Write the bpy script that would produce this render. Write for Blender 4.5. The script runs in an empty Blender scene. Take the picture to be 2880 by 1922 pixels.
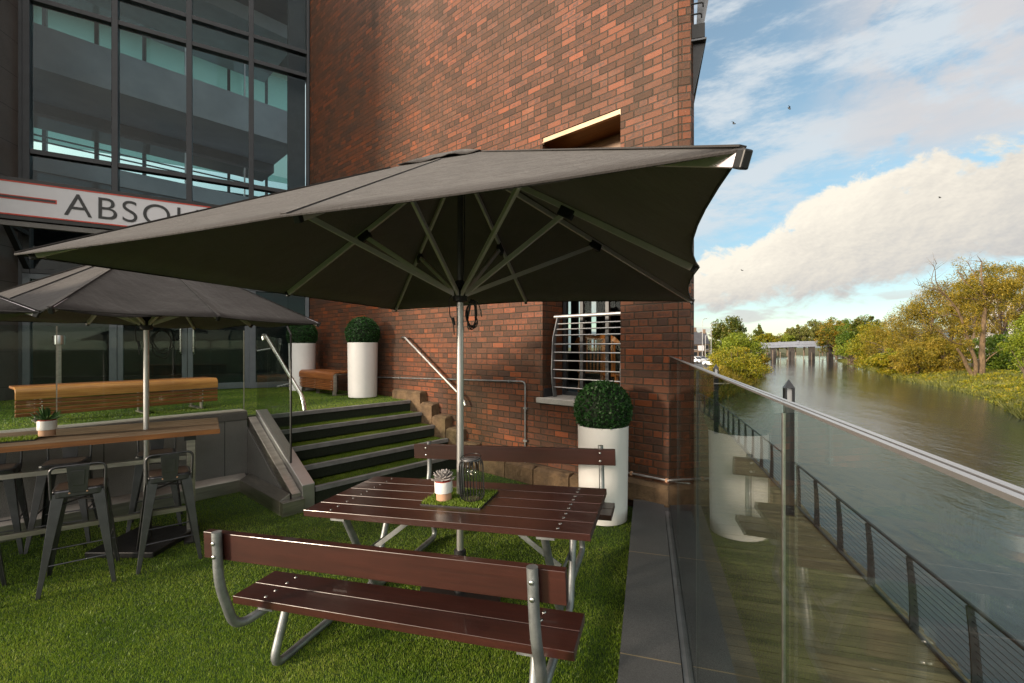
import bpy, math, random
import numpy as np
from mathutils import Vector, Matrix, Euler
random.seed(7); RNG = np.random.default_rng(11)
sc = bpy.context.scene
col = sc.collection
R_ = math.radians
# ---------------------------------------------------------------- helpers
def link(o, parent=None):
    col.objects.link(o)
    if parent: o.parent = parent
    return o
def tag(o, label=None, cat=None, group=None, kind=None):
    if label: o['label'] = label
    if cat: o['category'] = cat
    if group: o['group'] = group
    if kind: o['kind'] = kind
    return o
def thing(name, label, cat, loc=(0, 0, 0), rot=(0, 0, 0), group=None):
    o = bpy.data.objects.new(name, None); o.empty_display_size = .1
    if not isinstance(rot, (tuple, list, Euler)): rot = (0, 0, rot)
    o.location = loc; o.rotation_euler = rot
    link(o); tag(o, label, cat, group)
    return o
def copy_tree(o, parent=None):
    kids = list(o.children)
    c = o.copy(); col.objects.link(c); c.parent = parent
    for k in kids: copy_tree(k, c)
    return c
class MB:
    def __init__(s): s.v = []; s.f = []
    def add(s, vs, fs):
        n = len(s.v); s.v += [tuple(p) for p in vs]; s.f += [tuple(i + n for i in f) for f in fs]; return s
    def box(s, x0, x1, y0, y1, z0, z1):
        return s.add([(x0,y0,z0),(x1,y0,z0),(x1,y1,z0),(x0,y1,z0),(x0,y0,z1),(x1,y0,z1),(x1,y1,z1),(x0,y1,z1)],
          [(3,2,1,0),(4,5,6,7),(0,1,5,4),(1,2,6,5),(2,3,7,6),(3,0,4,7)])
    def bar(s, p, q, w, h=None, up=(0, 0, 1)):
        p, q = Vector(p), Vector(q); h = h or w
        d = (q - p).normalized(); u = Vector(up)
        if abs(d.dot(u)) > .98: u = Vector((0, 1, 0))
        a = d.cross(u).normalized(); b = a.cross(d).normalized()
        vs = []
        for c in (p, q):
            for i, j in ((-1,-1),(1,-1),(1,1),(-1,1)): vs.append(c + a*i*w/2 + b*j*h/2)
        return s.add(vs, [(0,1,2,3),(7,6,5,4),(1,0,4,5),(2,1,5,6),(3,2,6,7),(0,3,7,4)])
    def tube(s, pts, r, n=10, close=False):
        pts = [Vector(p) for p in pts]; m = len(pts)
        rs = r if isinstance(r, (list, tuple)) else [r]*m
        vs = []; prev = None
        for i, p in enumerate(pts):
            if close: t = (pts[(i+1) % m] - pts[i-1]).normalized()
            else: t = (pts[min(i+1, m-1)] - pts[max(i-1, 0)]).normalized()
            if prev is None:
                u = Vector((0, 0, 1)) if abs(t.z) < .9 else Vector((1, 0, 0))
                a = t.cross(u).normalized()
            else: a = (prev - t*prev.dot(t)).normalized()
            prev = a; b = t.cross(a)
            for k in range(n):
                th = 2*math.pi*k/n
                vs.append(p + (a*math.cos(th) + b*math.sin(th))*rs[i])
        fs = []
        for i in range(m if close else m-1):
            j = (i+1) % m
            for k in range(n): fs.append((i*n+k, i*n+(k+1) % n, j*n+(k+1) % n, j*n+k))
        if not close: fs += [tuple(range(n-1, -1, -1)), tuple((m-1)*n+k for k in range(n))]
        return s.add(vs, fs)
    def lathe(s, prof, n=28, c=(0, 0, 0)):
        vs = []; fs = []
        for r, z in prof:
            for k in range(n):
                th = 2*math.pi*k/n; vs.append((c[0]+r*math.cos(th), c[1]+r*math.sin(th), c[2]+z))
        for i in range(len(prof)-1):
            for k in range(n): fs.append((i*n+k, i*n+(k+1) % n, (i+1)*n+(k+1) % n, (i+1)*n+k))
        fs += [tuple(range(n-1, -1, -1)), tuple((len(prof)-1)*n+k for k in range(n))]
        return s.add(vs, fs)
    def prism(s, poly, vec):
        n = len(poly); vec = Vector(vec)
        vs = [Vector(p) for p in poly] + [Vector(p)+vec for p in poly]
        fs = [tuple(range(n-1, -1, -1)), tuple(range(n, 2*n))] + [(i, (i+1) % n, n+(i+1) % n, n+i) for i in range(n)]
        return s.add(vs, fs)
    def ball(s, c, r, n=14, m=8, sq=(1, 1, 1)):
        vs = []; fs = []
        for i in range(m+1):
            ph = math.pi*i/m
            for k in range(n):
                th = 2*math.pi*k/n
                vs.append((c[0]+r*sq[0]*math.sin(ph)*math.cos(th), c[1]+r*sq[1]*math.sin(ph)*math.sin(th), c[2]+r*sq[2]*math.cos(ph)))
        for i in range(m):
            for k in range(n): fs.append((i*n+k, (i+1)*n+k, (i+1)*n+(k+1) % n, i*n+(k+1) % n))
        return s.add(vs, fs)
    def build(s, name, mat, parent=None, smooth=False, bevel=0, loc=None, rot=None, ang=40):
        me = bpy.data.meshes.new(name); me.from_pydata(s.v, [], s.f); me.update()
        import bmesh
        bm = bmesh.new(); bm.from_mesh(me); bmesh.ops.recalc_face_normals(bm, faces=bm.faces); bm.to_mesh(me); bm.free()
        if smooth:
            me.shade_smooth(); me.set_sharp_from_angle(angle=R_(ang))
        o = bpy.data.objects.new(name, me); me.materials.append(mat)
        link(o, parent)
        if loc: o.location = loc
        if rot: o.rotation_euler = rot if isinstance(rot, (tuple, list)) else (0, 0, rot)
        if bevel:
            b = o.modifiers.new('bevel', 'BEVEL'); b.width = bevel; b.segments = 2; b.limit_method = 'ANGLE'; b.angle_limit = R_(40)
        return o
def mesh_np(name, V, F, mat, parent=None, smooth=False):
    me = bpy.data.meshes.new(name); n = F.shape[1]
    me.vertices.add(len(V)); me.vertices.foreach_set('co', V.astype(np.float32).ravel())
    me.loops.add(F.size); me.loops.foreach_set('vertex_index', F.astype(np.int32).ravel())
    me.polygons.add(len(F)); me.polygons.foreach_set('loop_start', np.arange(0, F.size, n, dtype=np.int32))
    me.update(calc_edges=True); me.materials.append(mat)
    if smooth: me.shade_smooth()
    return link(bpy.data.objects.new(name, me), parent)
def bez(pts, n=6):
    """round the corners of a polyline (Catmull-Rom)"""
    P = [Vector(p) for p in pts]; out = []
    for i in range(len(P)-1):
        a = P[max(i-1, 0)]; b = P[i]; c = P[i+1]; d = P[min(i+2, len(P)-1)]
        for k in range(n):
            t = k/n
            out.append(.5*((2*b) + (c-a)*t + (2*a-5*b+4*c-d)*t*t + (3*b-3*c+d-a)*t**3))
    return out + [P[-1]]
def fillet(pts, r, n=6):
    P = [Vector(p) for p in pts]; out = [P[0]]
    for i in range(1, len(P)-1):
        d0 = (P[i-1]-P[i]); d1 = (P[i+1]-P[i]); rr = min(r, d0.length*.48, d1.length*.48)
        a = P[i]+d0.normalized()*rr; b = P[i]+d1.normalized()*rr
        for k in range(n+1):
            t = k/n; out.append(a*(1-t)**2 + P[i]*2*t*(1-t) + b*t*t)
    return out + [P[-1]]
# ---------------------------------------------------------------- materials
def nt(name):
    m = bpy.data.materials.new(name); m.use_nodes = True
    t = m.node_tree; return m, t, t.nodes, t.links, t.nodes['Principled BSDF'], t.nodes['Material Output']
def math_(N, L, op, a, b=None, c=None, clamp=False):
    n = N.new('ShaderNodeMath'); n.operation = op; n.use_clamp = clamp
    for i, x in enumerate((a, b, c)):
        if x is None: continue
        if isinstance(x, (int, float)): n.inputs[i].default_value = x
        else: L.new(x, n.inputs[i])
    return n.outputs[0]
def mixc(N, L, f, a, b, mode='MIX'):
    n = N.new('ShaderNodeMix'); n.data_type = 'RGBA'; n.blend_type = mode
    for s, x in ((n.inputs[0], f), (n.inputs[6], a), (n.inputs[7], b)):
        if isinstance(x, (int, float)): s.default_value = x
        elif isinstance(x, (tuple, list)): s.default_value = (*x[:3], 1)
        else: L.new(x, s)
    return n.outputs[2]
def ramp(N, L, f, stops, interp='LINEAR'):
    n = N.new('ShaderNodeValToRGB'); n.color_ramp.interpolation = interp; e = n.color_ramp.elements
    while len(e) < len(stops): e.new(.5)
    for k, (p, c) in zip(e, stops):
        k.position = p; k.color = (*c, 1) if isinstance(c, (tuple, list)) else (c, c, c, 1)
    L.new(f, n.inputs[0]); return n.outputs[0]
def noise(N, L, vec, scale, detail=4, rough=.55, dim='3D'):
    n = N.new('ShaderNodeTexNoise'); n.noise_dimensions = dim
    n.inputs['Scale'].default_value = scale; n.inputs['Detail'].default_value = detail; n.inputs['Roughness'].default_value = rough
    if vec is not None: L.new(vec, n.inputs['Vector'])
    return n.outputs['Fac']
def mapping(N, L, vec, scale=(1, 1, 1), rot=(0, 0, 0), loc=(0, 0, 0)):
    n = N.new('ShaderNodeMapping'); n.inputs['Scale'].default_value = scale; n.inputs['Rotation'].default_value = rot
    n.inputs['Location'].default_value = loc
    L.new(vec, n.inputs['Vector']); return n.outputs[0]
def bumpn(N, L, h, strength, dist, prin):
    b = N.new('ShaderNodeBump'); b.inputs['Strength'].default_value = strength; b.inputs['Distance'].default_value = dist
    L.new(h, b.inputs['Height']); L.new(b.outputs[0], prin.inputs['Normal'])
def pm(name, c, rough=.5, metal=0, var=.2, vs=6, bump=0, bs=60, st=(1, 1, 1), isl=0, spec=.5, c2=None, coat=0, dirt=0, rv=.1):
    m, t, N, L, P, O = nt(name)
    tc = N.new('ShaderNodeTexCoord').outputs['Object']
    v = mapping(N, L, tc, st)
    n1 = noise(N, L, v, vs, 6, .6)
    f = ramp(N, L, n1, [(.3, 0), (.7, 1)])
    ca = c2 or tuple(x*(1-var) for x in c); cb = tuple(min(1, x*(1+var)) for x in c) if not c2 else c
    cc = mixc(N, L, f, ca, cb)
    if isl:
        g = N.new('ShaderNodeNewGeometry').outputs['Random Per Island']
        s = math_(N, L, 'MULTIPLY_ADD', g, 2*isl, 1-isl)
        hv = N.new('ShaderNodeHueSaturation'); L.new(s, hv.inputs['Value']); L.new(cc, hv.inputs['Color']); cc = hv.outputs[0]
    if dirt:
        n2 = noise(N, L, tc, 2.3, 8, .7); d = ramp(N, L, n2, [(.5, 0), (.72, dirt)])
        cc = mixc(N, L, d, cc, tuple(x*.35 for x in c))
    L.new(cc, P.inputs['Base Color'])
    P.inputs['Metallic'].default_value = metal; P.inputs['Specular IOR Level'].default_value = spec
    rr = N.new('ShaderNodeMapRange'); rr.inputs[3].default_value = max(.02, rough-rv); rr.inputs[4].default_value = min(1, rough+rv)
    L.new(noise(N, L, v, vs*2.7, 4), rr.inputs[0]); L.new(rr.outputs[0], P.inputs['Roughness'])
    if coat: P.inputs['Coat Weight'].default_value = coat; P.inputs['Coat Roughness'].default_value = .15
    if bump: bumpn(N, L, noise(N, L, v, bs, 6, .65), .6, bump, P)
    return m
def wood(name, c, c2, axis=0, scale=9, rough=.5, isl=.18, bump=.0015, grain=14):
    m, t, N, L, P, O = nt(name)
    tc = N.new('ShaderNodeTexCoord').outputs['Object']
    g = N.new('ShaderNodeNewGeometry').outputs['Random Per Island']
    off = N.new('ShaderNodeVectorMath'); off.operation = 'ADD'; L.new(tc, off.inputs[0])
    cmb = N.new('ShaderNodeCombineXYZ')
    for i in range(3): L.new(math_(N, L, 'MULTIPLY', g, 7.3+i), cmb.inputs[i])
    L.new(cmb.outputs[0], off.inputs[1])
    st = [grain]*3; st[axis] = .7
    v = mapping(N, L, off.outputs[0], st)
    n1 = noise(N, L, v, scale*.35, 6, .65); n2 = noise(N, L, off.outputs[0], 3, 4)
    f = ramp(N, L, n1, [(.32, 0), (.68, 1)])
    cc = mixc(N, L, f, c2, c)
    cc = mixc(N, L, ramp(N, L, n2, [(.35, .0), (.75, .45)]), cc, tuple(x*.45 for x in c2))
    hv = N.new('ShaderNodeHueSaturation'); L.new(math_(N, L, 'MULTIPLY_ADD', g, 2*isl, 1-isl), hv.inputs['Value']); L.new(cc, hv.inputs['Color'])
    L.new(hv.outputs[0], P.inputs['Base Color']); P.inputs['Roughness'].default_value = rough
    bumpn(N, L, n1, .7, bump, P)
    return m
def leaf(name, cs, trans=.35, rough=.5, spec=.35, ns=None, na=1.1):
    m, t, N, L, P, O = nt(name)
    g = N.new('ShaderNodeNewGeometry').outputs['Random Per Island']
    tc = N.new('ShaderNodeTexCoord').outputs['Object']
    n = noise(N, L, tc, ns or .35, 4)
    f = math_(N, L, 'ADD', math_(N, L, 'MULTIPLY', g, .65), math_(N, L, 'MULTIPLY_ADD', n, na, .17-na*.5), clamp=True)
    k = len(cs)-1
    cc = ramp(N, L, f, [(i/k, c) for i, c in enumerate(cs)])
    L.new(cc, P.inputs['Base Color']); P.inputs['Roughness'].default_value = rough; P.inputs['Specular IOR Level'].default_value = spec
    tr = N.new('ShaderNodeBsdfTranslucent'); L.new(cc, tr.inputs[0])
    mx = N.new('ShaderNodeMixShader'); mx.inputs[0].default_value = trans
    L.new(P.outputs[0], mx.inputs[1]); L.new(tr.outputs[0], mx.inputs[2]); L.new(mx.outputs[0], O.inputs[0])
    return m
def glassm(name, tint, ior=1.5, refl=1.0):
    m, t, N, L, P, O = nt(name); N.remove(P)
    bf = N.new('ShaderNodeNewGeometry').outputs['Backfacing']
    fr = N.new('ShaderNodeFresnel'); L.new(math_(N, L, 'MULTIPLY_ADD', bf, 1/ior-ior, ior), fr.inputs['IOR'])
    tr = N.new('ShaderNodeBsdfTransparent'); tr.inputs[0].default_value = (*tint, 1)
    gl = N.new('ShaderNodeBsdfGlossy'); gl.inputs['Roughness'].default_value = 0; gl.inputs[0].default_value = (refl, refl, refl, 1)
    mx = N.new('ShaderNodeMixShader'); L.new(fr.outputs[0], mx.inputs[0]); L.new(tr.outputs[0], mx.inputs[1]); L.new(gl.outputs[0], mx.inputs[2])
    L.new(mx.outputs[0], O.inputs[0]); return m
def brickm(name, bl=.228, bh=.0835, mo=.012):
    m, t, N, L, P, O = nt(name)
    tc = N.new('ShaderNodeTexCoord').outputs['Object']
    sp = N.new('ShaderNodeSeparateXYZ'); L.new(tc, sp.inputs[0])
    wob = math_(N, L, 'MULTIPLY_ADD', noise(N, L, tc, 17, 3), .012, -.006)
    wob2 = math_(N, L, 'MULTIPLY_ADD', noise(N, L, tc, 23, 3), .009, -.0045)
    u = math_(N, L, 'ADD', math_(N, L, 'ADD', sp.outputs[0], sp.outputs[1]), wob)
    w = math_(N, L, 'ADD', sp.outputs[2], wob2)
    rw = math_(N, L, 'DIVIDE', w, bh); row = math_(N, L, 'FLOOR', rw)
    par = math_(N, L, 'FLOORED_MODULO', row, 2)
    # rows of stretchers with an occasional row of headers (half length)
    hd = math_(N, L, 'LESS_THAN', math_(N, L, 'FLOORED_MODULO', row, 5), .5)
    bln = math_(N, L, 'MULTIPLY_ADD', hd, -bl*.5, bl)
    cu = math_(N, L, 'ADD', math_(N, L, 'DIVIDE', u, bln), math_(N, L, 'MULTIPLY', par, .5)); c_ = math_(N, L, 'FLOOR', cu)
    fu = math_(N, L, 'MULTIPLY', math_(N, L, 'FRACT', cu), bln); fw = math_(N, L, 'MULTIPLY', math_(N, L, 'FRACT', rw), bh)
    du = math_(N, L, 'MINIMUM', fu, math_(N, L, 'SUBTRACT', bln, fu)); dw = math_(N, L, 'MINIMUM', fw, math_(N, L, 'SUBTRACT', bh, fw))
    d = math_(N, L, 'MINIMUM', du, dw)
    mr = N.new('ShaderNodeMapRange'); mr.interpolation_type = 'SMOOTHSTEP'; mr.inputs[1].default_value = mo*.35; mr.inputs[2].default_value = mo*.75
    L.new(d, mr.inputs[0]); mask = mr.outputs[0]
    cv = N.new('ShaderNodeCombineXYZ'); L.new(c_, cv.inputs[0]); L.new(row, cv.inputs[1])
    wn = N.new('ShaderNodeTexWhiteNoise'); wn.noise_dimensions = '2D'; L.new(cv.outputs[0], wn.inputs['Vector'])
    r1 = wn.outputs['Value']; sc_ = N.new('ShaderNodeSeparateColor'); L.new(wn.outputs['Color'], sc_.inputs[0])
    base = ramp(N, L, r1, [(0, (.27, .066, .017)), (.12, (.21, .058, .018)), (.35, (.16, .050, .018)), (.62, (.115, .044, .019)), (.85, (.082, .039, .021)), (1, (.048, .032, .023))])
    # burnt patch in the middle of many bricks
    cen = math_(N, L, 'MINIMUM', math_(N, L, 'DIVIDE', du, .055), math_(N, L, 'DIVIDE', dw, .03), clamp=True)
    burn = math_(N, L, 'MULTIPLY', math_(N, L, 'MULTIPLY', cen, ramp(N, L, sc_.outputs[1], [(.2, 0), (.55, 1)])), ramp(N, L, noise(N, L, tc, 17, 5), [(.38, 0), (.58, 1)]))
    base = mixc(N, L, math_(N, L, 'MULTIPLY', burn, .85), base, (.036, .026, .021))
    base = mixc(N, L, ramp(N, L, noise(N, L, tc, 55, 5), [(.3, 0), (.75, .5)]), base, (.12, .036, .02))
    base = mixc(N, L, ramp(N, L, noise(N, L, tc, .55, 4), [(.42, 0), (.75, .55)]), base, (.06, .036, .02))
    base = mixc(N, L, ramp(N, L, noise(N, L, mapping(N, L, tc, (2.6, 2.6, .16)), 1.3, 5, .6), [(.5, 0), (.78, .6)]), base, (.045, .03, .02))
    base = mixc(N, L, ramp(N, L, noise(N, L, tc, 1.7, 6, .7), [(.6, 0), (.8, .3)]), base, (.26, .16, .10))
    spk = ramp(N, L, noise(N, L, tc, 40, 2), [(.77, 0), (.8, 1)])
    base = mixc(N, L, math_(N, L, 'MULTIPLY', spk, .5), base, (.4, .36, .32))
    mor = mixc(N, L, noise(N, L, tc, 6, 4), (.022, .016, .011), (.075, .055, .036))
    cc = mixc(N, L, mask, mor, base)
    L.new(cc, P.inputs['Base Color'])
    L.new(math_(N, L, 'MULTIPLY_ADD', r1, .25, .5), P.inputs['Roughness']); P.inputs['Specular IOR Level'].default_value = .3
    h = math_(N, L, 'ADD', math_(N, L, 'MULTIPLY', mask, .8), math_(N, L, 'MULTIPLY', noise(N, L, tc, 45, 6, .7), .45))
    h = math_(N, L, 'ADD', h, math_(N, L, 'MULTIPLY', sc_.outputs[0], .35))
    bumpn(N, L, h, 1, .014, P)
    return m
def fabric(name, c, c2):
    m, t, N, L, P, O = nt(name)
    tc = N.new('ShaderNodeTexCoord').outputs['Object']
    n1 = noise(N, L, tc, 260, 3, .8); n2 = noise(N, L, tc, 1.6, 6, .6)
    cc = mixc(N, L, ramp(N, L, n1, [(.3, 0), (.7, 1)]), c2, c)
    cc = mixc(N, L, ramp(N, L, n2, [(.4, 0), (.75, .35)]), cc, tuple(x*.6 for x in c2))
    L.new(cc, P.inputs['Base Color']); P.inputs['Roughness'].default_value = .85; P.inputs['Sheen Weight'].default_value = .25; P.inputs['Specular IOR Level'].default_value = .2
    tr = N.new('ShaderNodeBsdfTranslucent'); L.new(cc, tr.inputs[0])
    mx = N.new('ShaderNodeMixShader'); mx.inputs[0].default_value = .26
    bumpn(N, L, math_(N, L, 'ADD', math_(N, L, 'MULTIPLY', n1, .03), noise(N, L, mapping(N, L, tc, (1, 1, .4)), 3.6, 6, .6)), .9, .035, P)
    L.new(P.outputs[0], mx.inputs[1]); L.new(tr.outputs[0], mx.inputs[2]); L.new(mx.outputs[0], O.inputs[0])
    return m
def granite(name, c, joint=None, bump=.002):
    m, t, N, L, P, O = nt(name)
    tc = N.new('ShaderNodeTexCoord').outputs['Object']
    n1 = noise(N, L, tc, 160, 3, .7); n2 = noise(N, L, tc, 2.5, 6, .65)
    cc = mixc(N, L, ramp(N, L, n1, [(.3, 0), (.7, 1)]), tuple(x*.55 for x in c), tuple(min(1, x*1.4) for x in c))
    cc = mixc(N, L, ramp(N, L, n2, [(.4, 0), (.75, .5)]), cc, tuple(x*.5 for x in c))
    if joint:  # (axis, spacing, offset, colour)
        sp = N.new('ShaderNodeSeparateXYZ'); L.new(tc, sp.inputs[0])
        a = math_(N, L, 'MULTIPLY_ADD', sp.outputs[joint[0]], 1/joint[1], joint[2])
        fr = math_(N, L, 'FRACT', a); dd = math_(N, L, 'MINIMUM', fr, math_(N, L, 'SUBTRACT', 1, fr))
        k = math_(N, L, 'LESS_THAN', dd, .004/joint[1])
        cc = mixc(N, L, k, cc, joint[3])
    L.new(cc, P.inputs['Base Color']); P.inputs['Roughness'].default_value = .6
    bumpn(N, L, noise(N, L, tc, 110, 4, .7), .6, bump, P)
    return m
M = {}
M['brick'] = brickm('brick')
M['stone'] = pm('sandstone', (.125, .078, .040), .88, var=.5, vs=6, bump=.05, bs=11, dirt=.5)
M['granite'] = granite('granite', (.17, .162, .155))
M['granite_wall'] = granite('granite_wall', (.28, .265, .255), (1, 1.15, .2, (.01, .01, .01)), .006)
M['granite_pier'] = granite('granite_pier', (.12, .108, .098), (2, .62, .15, (.008, .008, .008)), .003)
M['coping'] = granite('coping', (.34, .32, .29))
M['ledge'] = granite('ledge', (.075, .075, .078), (1, 1.32, .03, (.22, .17, .1)), .002)
M['sill'] = granite('sill', (.42, .40, .37))
M['steel'] = pm('steel', (.55, .54, .52), .28, 1, var=.12, vs=3)
M['brushed'] = pm('brushed_steel', (.42, .39, .36), .38, 1, var=.25, vs=2.5, st=(1, 1, 12))
M['alu'] = pm('aluminium', (.50, .49, .49), .36, .85, var=.1, vs=3)
M['alu_rib'] = pm('rib_aluminium', (.86, .78, .84), .38, .1, var=.05)  # pale magenta base colour makes up for dim, turf-green light under the canopies
M['alu_dark'] = pm('anodised', (.19, .19, .195), .38, .8, var=.15)
M['nosing'] = pm('nosing', (.27, .27, .28), .45, .4, var=.25, vs=7)
M['galv'] = pm('galvanised', (.25, .262, .268), .48, .75, var=.3, vs=11, bump=.0012, bs=70, dirt=.45)
M['gunmetal'] = pm('gunmetal', (.085, .085, .092), .34, .75, var=.25, vs=6, dirt=.35)
M['black'] = pm('black_plastic', (.012, .012, .013), .45, var=.2)
M['black_metal'] = pm('black_metal', (.016, .016, .017), .4, .2, var=.2)
M['frame'] = pm('frame', (.028, .031, .036), .4, .2, var=.15)
M['doorframe'] = pm('door_frame', (.11, .125, .14), .4, .3, var=.1)
M['rail_paint'] = pm('rail_paint', (.055, .058, .06), .45, .3, var=.25, vs=9)
M['wire'] = pm('wire', (.11, .115, .12), .35, .7)
M['grey_metal'] = pm('grey_metal', (.16, .165, .175), .45, .5, var=.2, vs=7, dirt=.3)
M['white_pot'] = pm('white_planter', (.73, .72, .71), .42, var=.04, vs=3, dirt=.12, rv=.06)
M['ceramic'] = pm('ceramic', (.74, .72, .70), .28, var=.03)
M['terracotta'] = pm('raw_clay', (.52, .30, .19), .8, var=.1, vs=20)
M['red_pot'] = pm('red_pot', (.28, .03, .015), .5, var=.1)
M['sign_white'] = pm('sign_white', (.62, .62, .66), .4, var=.03)
M['sign_red'] = pm('sign_red', (.52, .035, .012), .45, var=.08)
M['sign_black'] = pm('sign_black', (.012, .012, .014), .45, var=.1)
M['canopy'] = fabric('canopy_fabric', (.070, .063, .060), (.040, .036, .035))
M['paint'] = wood('painted_boards', (.050, .0145, .0105), (.031, .0095, .0075), 0, 10, .31, .1, .0012, 12)
M['paint'].node_tree.nodes['Principled BSDF'].inputs['Coat Weight'].default_value = .2
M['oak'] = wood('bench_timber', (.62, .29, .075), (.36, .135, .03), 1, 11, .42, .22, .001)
M['oak_x'] = wood('bench_timber_x', (.40, .16, .045), (.22, .075, .02), 0, 11, .42, .22, .001)
M['tabletop'] = wood('weathered_timber', (.33, .195, .10), (.16, .085, .04), 0, 10, .6, .25, .002)
M['tabletop_x'] = wood('weathered_timber_x', (.38, .27, .175), (.17, .115, .07), 0, 10, .6, .25, .002)
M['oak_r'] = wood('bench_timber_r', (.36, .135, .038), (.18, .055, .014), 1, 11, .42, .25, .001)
M['deck'] = wood('deck_timber', (.25, .195, .095), (.11, .092, .046), 0, 10, .8, .3, .004)
M['soffit'] = wood('soffit', (.22, .105, .03), (.12, .05, .014), 0, 9, .45, .05, .001)
M['chair_wood'] = wood('chair_wood', (.48, .15, .035), (.30, .085, .02), 2, 9, .3, .1, .0006)
M['seat_wood'] = wood('seat_wood', (.10, .066, .048), (.06, .04, .03), 0, 9, .5, .1, .0006)
M['canopy_under'] = fabric('canopy_underside_lifted', (.30, .255, .26), (.22, .188, .192))  # same cloth as the canopy, paler to stand in for light from below
M['bronze'] = pm('bronze', (.26, .19, .13), .4, .8, var=.25, vs=4, st=(1, 6, 6))
M['box_leaf'] = leaf('box_leaf', [(.008, .03, .006), (.016, .062, .012), (.03, .105, .02)], .12, .5, .3)
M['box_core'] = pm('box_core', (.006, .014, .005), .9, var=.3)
M['turf_base'] = pm('turf_base', (.028, .062, .008), .95, var=.45, vs=9, bump=.02, bs=120)
M['riser'] = pm('riser', (.010, .016, .007), .95, var=.4, vs=30, bump=.01, bs=150)
M['turf'] = leaf('turf_blade', [(.05, .11, .007), (.125, .22, .012), (.225, .325, .026), (.38, .42, .09)], .35, .45, .4, 1.4, 1.5)
M['mat_green'] = leaf('mat_blade', [(.09, .17, .012), (.17, .27, .025), (.30, .36, .06)], .3, .45)
M['aloe'] = leaf('aloe_leaf', [(.03, .09, .025), (.06, .14, .04), (.12, .2, .07)], .15, .35)
M['echeveria'] = pm('echeveria', (.40, .37, .36), .5, var=.25, vs=40, isl=.15)
M['gl_clear'] = glassm('clear_glass', (.90, .965, .93), 1.45, .6)
M['gl_balu'] = glassm('balustrade_glass', (.92, .97, .945), 1.45, .3)
M['frost'] = leaf('frosted', [(.55, .72, .72), (.6, .78, .78)], .9, .5)
M['gl_facade'] = glassm('facade_glass', (.86, .93, .945), 1.45, .4)
M['gl_door'] = glassm('door_glass', (.55, .68, .66), 1.55, .5)
M['gl_teal'] = glassm('teal_glass', (.76, .88, .87), 1.5, .6)
M['gl_bulb'] = glassm('bulb_glass', (.9, .88, .82), 1.5)
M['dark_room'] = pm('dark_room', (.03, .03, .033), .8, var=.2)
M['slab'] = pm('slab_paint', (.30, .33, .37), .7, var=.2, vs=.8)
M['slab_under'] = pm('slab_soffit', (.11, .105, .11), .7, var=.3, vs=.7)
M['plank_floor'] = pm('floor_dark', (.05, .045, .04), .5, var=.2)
def thick(o, t=.02):
    s = o.modifiers.new('thickness', 'SOLIDIFY'); s.thickness = t; s.offset = -1
# ---------------------------------------------------------------- frames of the place
WO, WR = Vector((.05, 6.48, 0)), math.atan2(-.664, .7475)       # brick wall: x along wall to the right, y into wall
FO, FR = Vector((-4.81, 10.8, 0)), math.atan2(.518, .855)       # glass facade: x to the right, y into building
RR = -math.atan2(.2847, .9587)                                   # river frame: x across (to river), y along, origin below camera
def wf(x, y, z=0): return Vector((WO.x + x*.7475 + y*.664, WO.y - x*.664 + y*.7475, z))
def ff(x, y, z=0): return Vector((FO.x + x*.855 - y*.518, FO.y + x*.518 + y*.855, z))
def rf(b, a, z=0): return Vector((b*.9587 + a*.2847, -b*.2847 + a*.9587, z))
LAND = .935
# ---------------------------------------------------------------- brick building
T = thing('brick_building', 'tall red and brown brick building with a barred window beside the river', 'building', WO, WR)
w = MB(); w.box(-6.62, .485, 0, .46, -.4, 11.5); w.box(1.65, 2.334, 0, .46, -.4, 11.5); w.box(.485, 1.65, 0, .46, -.4, 1.10); w.box(.485, 1.65, 0, .46, 4.68, 11.5)
w.build('wall', M['brick'], T)
w = MB(); w.prism([(2.342, .003, -4.6), (2.456, .056, -4.6), (-.934, 7.3, -4.6), (-1.3, 7.13, -4.6), (1.84, .462, -4.6), (2.342, .462, -4.6)], (0, 0, 16.1)); w.build('corner_pier', M['brick'], T)
MB().box(2.334, 2.342, .004, .3, -.4, 11.5).build('movement_joint', M['riser'], T)
MB().box(.42, 1.72, -.06, .5, 1.10, 1.17).build('window_sill', M['sill'], T, bevel=.006)
s = MB()
s.box(.40, 1.66, .012, .03, 4.60, 4.68); s.box(.50, 1.64, -.022, .012, 4.60, 4.61); s.build('lintel', M['bronze'], T)
MB().box(.487, 1.648, .03, .452, 4.62, 4.66).build('soffit', M['soffit'], T)
MB().box(.487, 1.648, .452, .49, 2.95, 4.66).build('timber_panel', M['soffit'], T)
MB().box(.487, .50, .02, .30, 1.172, 1.29).build('flashing', M['frame'], T)
# stone plinth: long low course, blocks stepping up beside the stairs, block at the corner
rg = random.Random(3)
def stone(x0, x1, y0, y1, z0, z1):
    j = lambda a: rg.uniform(-a, a); c = .025
    b = MB(); b.prism([(x0, y1, z0), (x0+j(.005), y0+j(.012), z0), (x1+j(.005), y0+j(.012), z0), (x1, y1, z0)], (0, 0, z1-z0-c))
    b.prism([(x0, y1, z1-c), (x0, y0, z1-c), (x1, y0, z1-c), (x1, y1, z1-c)], (0, 0, .001))
    n = len(b.v); b.add([(x0+.005, y0, z1-c), (x1-.005, y0, z1-c), (x1-.005, y1, z1-c), (x0+.005, y1, z1-c), (x0+.02, y0+.045, z1+j(.01)), (x1-.02, y0+.045, z1+j(.01)), (x1-.01, y1, z1+.01), (x0+.01, y1, z1+.01)],
      [(4,5,6,7),(0,1,5,4),(1,2,6,5),(3,0,4,7)])
    b.build('plinth_stone', M['stone'], T, bevel=.012)
for x0, x1 in ((-.62, -.1), (-.09, .42), (.43, 1.0), (1.01, 1.42)): stone(x0, x1, -.13, .01, -.05, .235)
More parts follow.
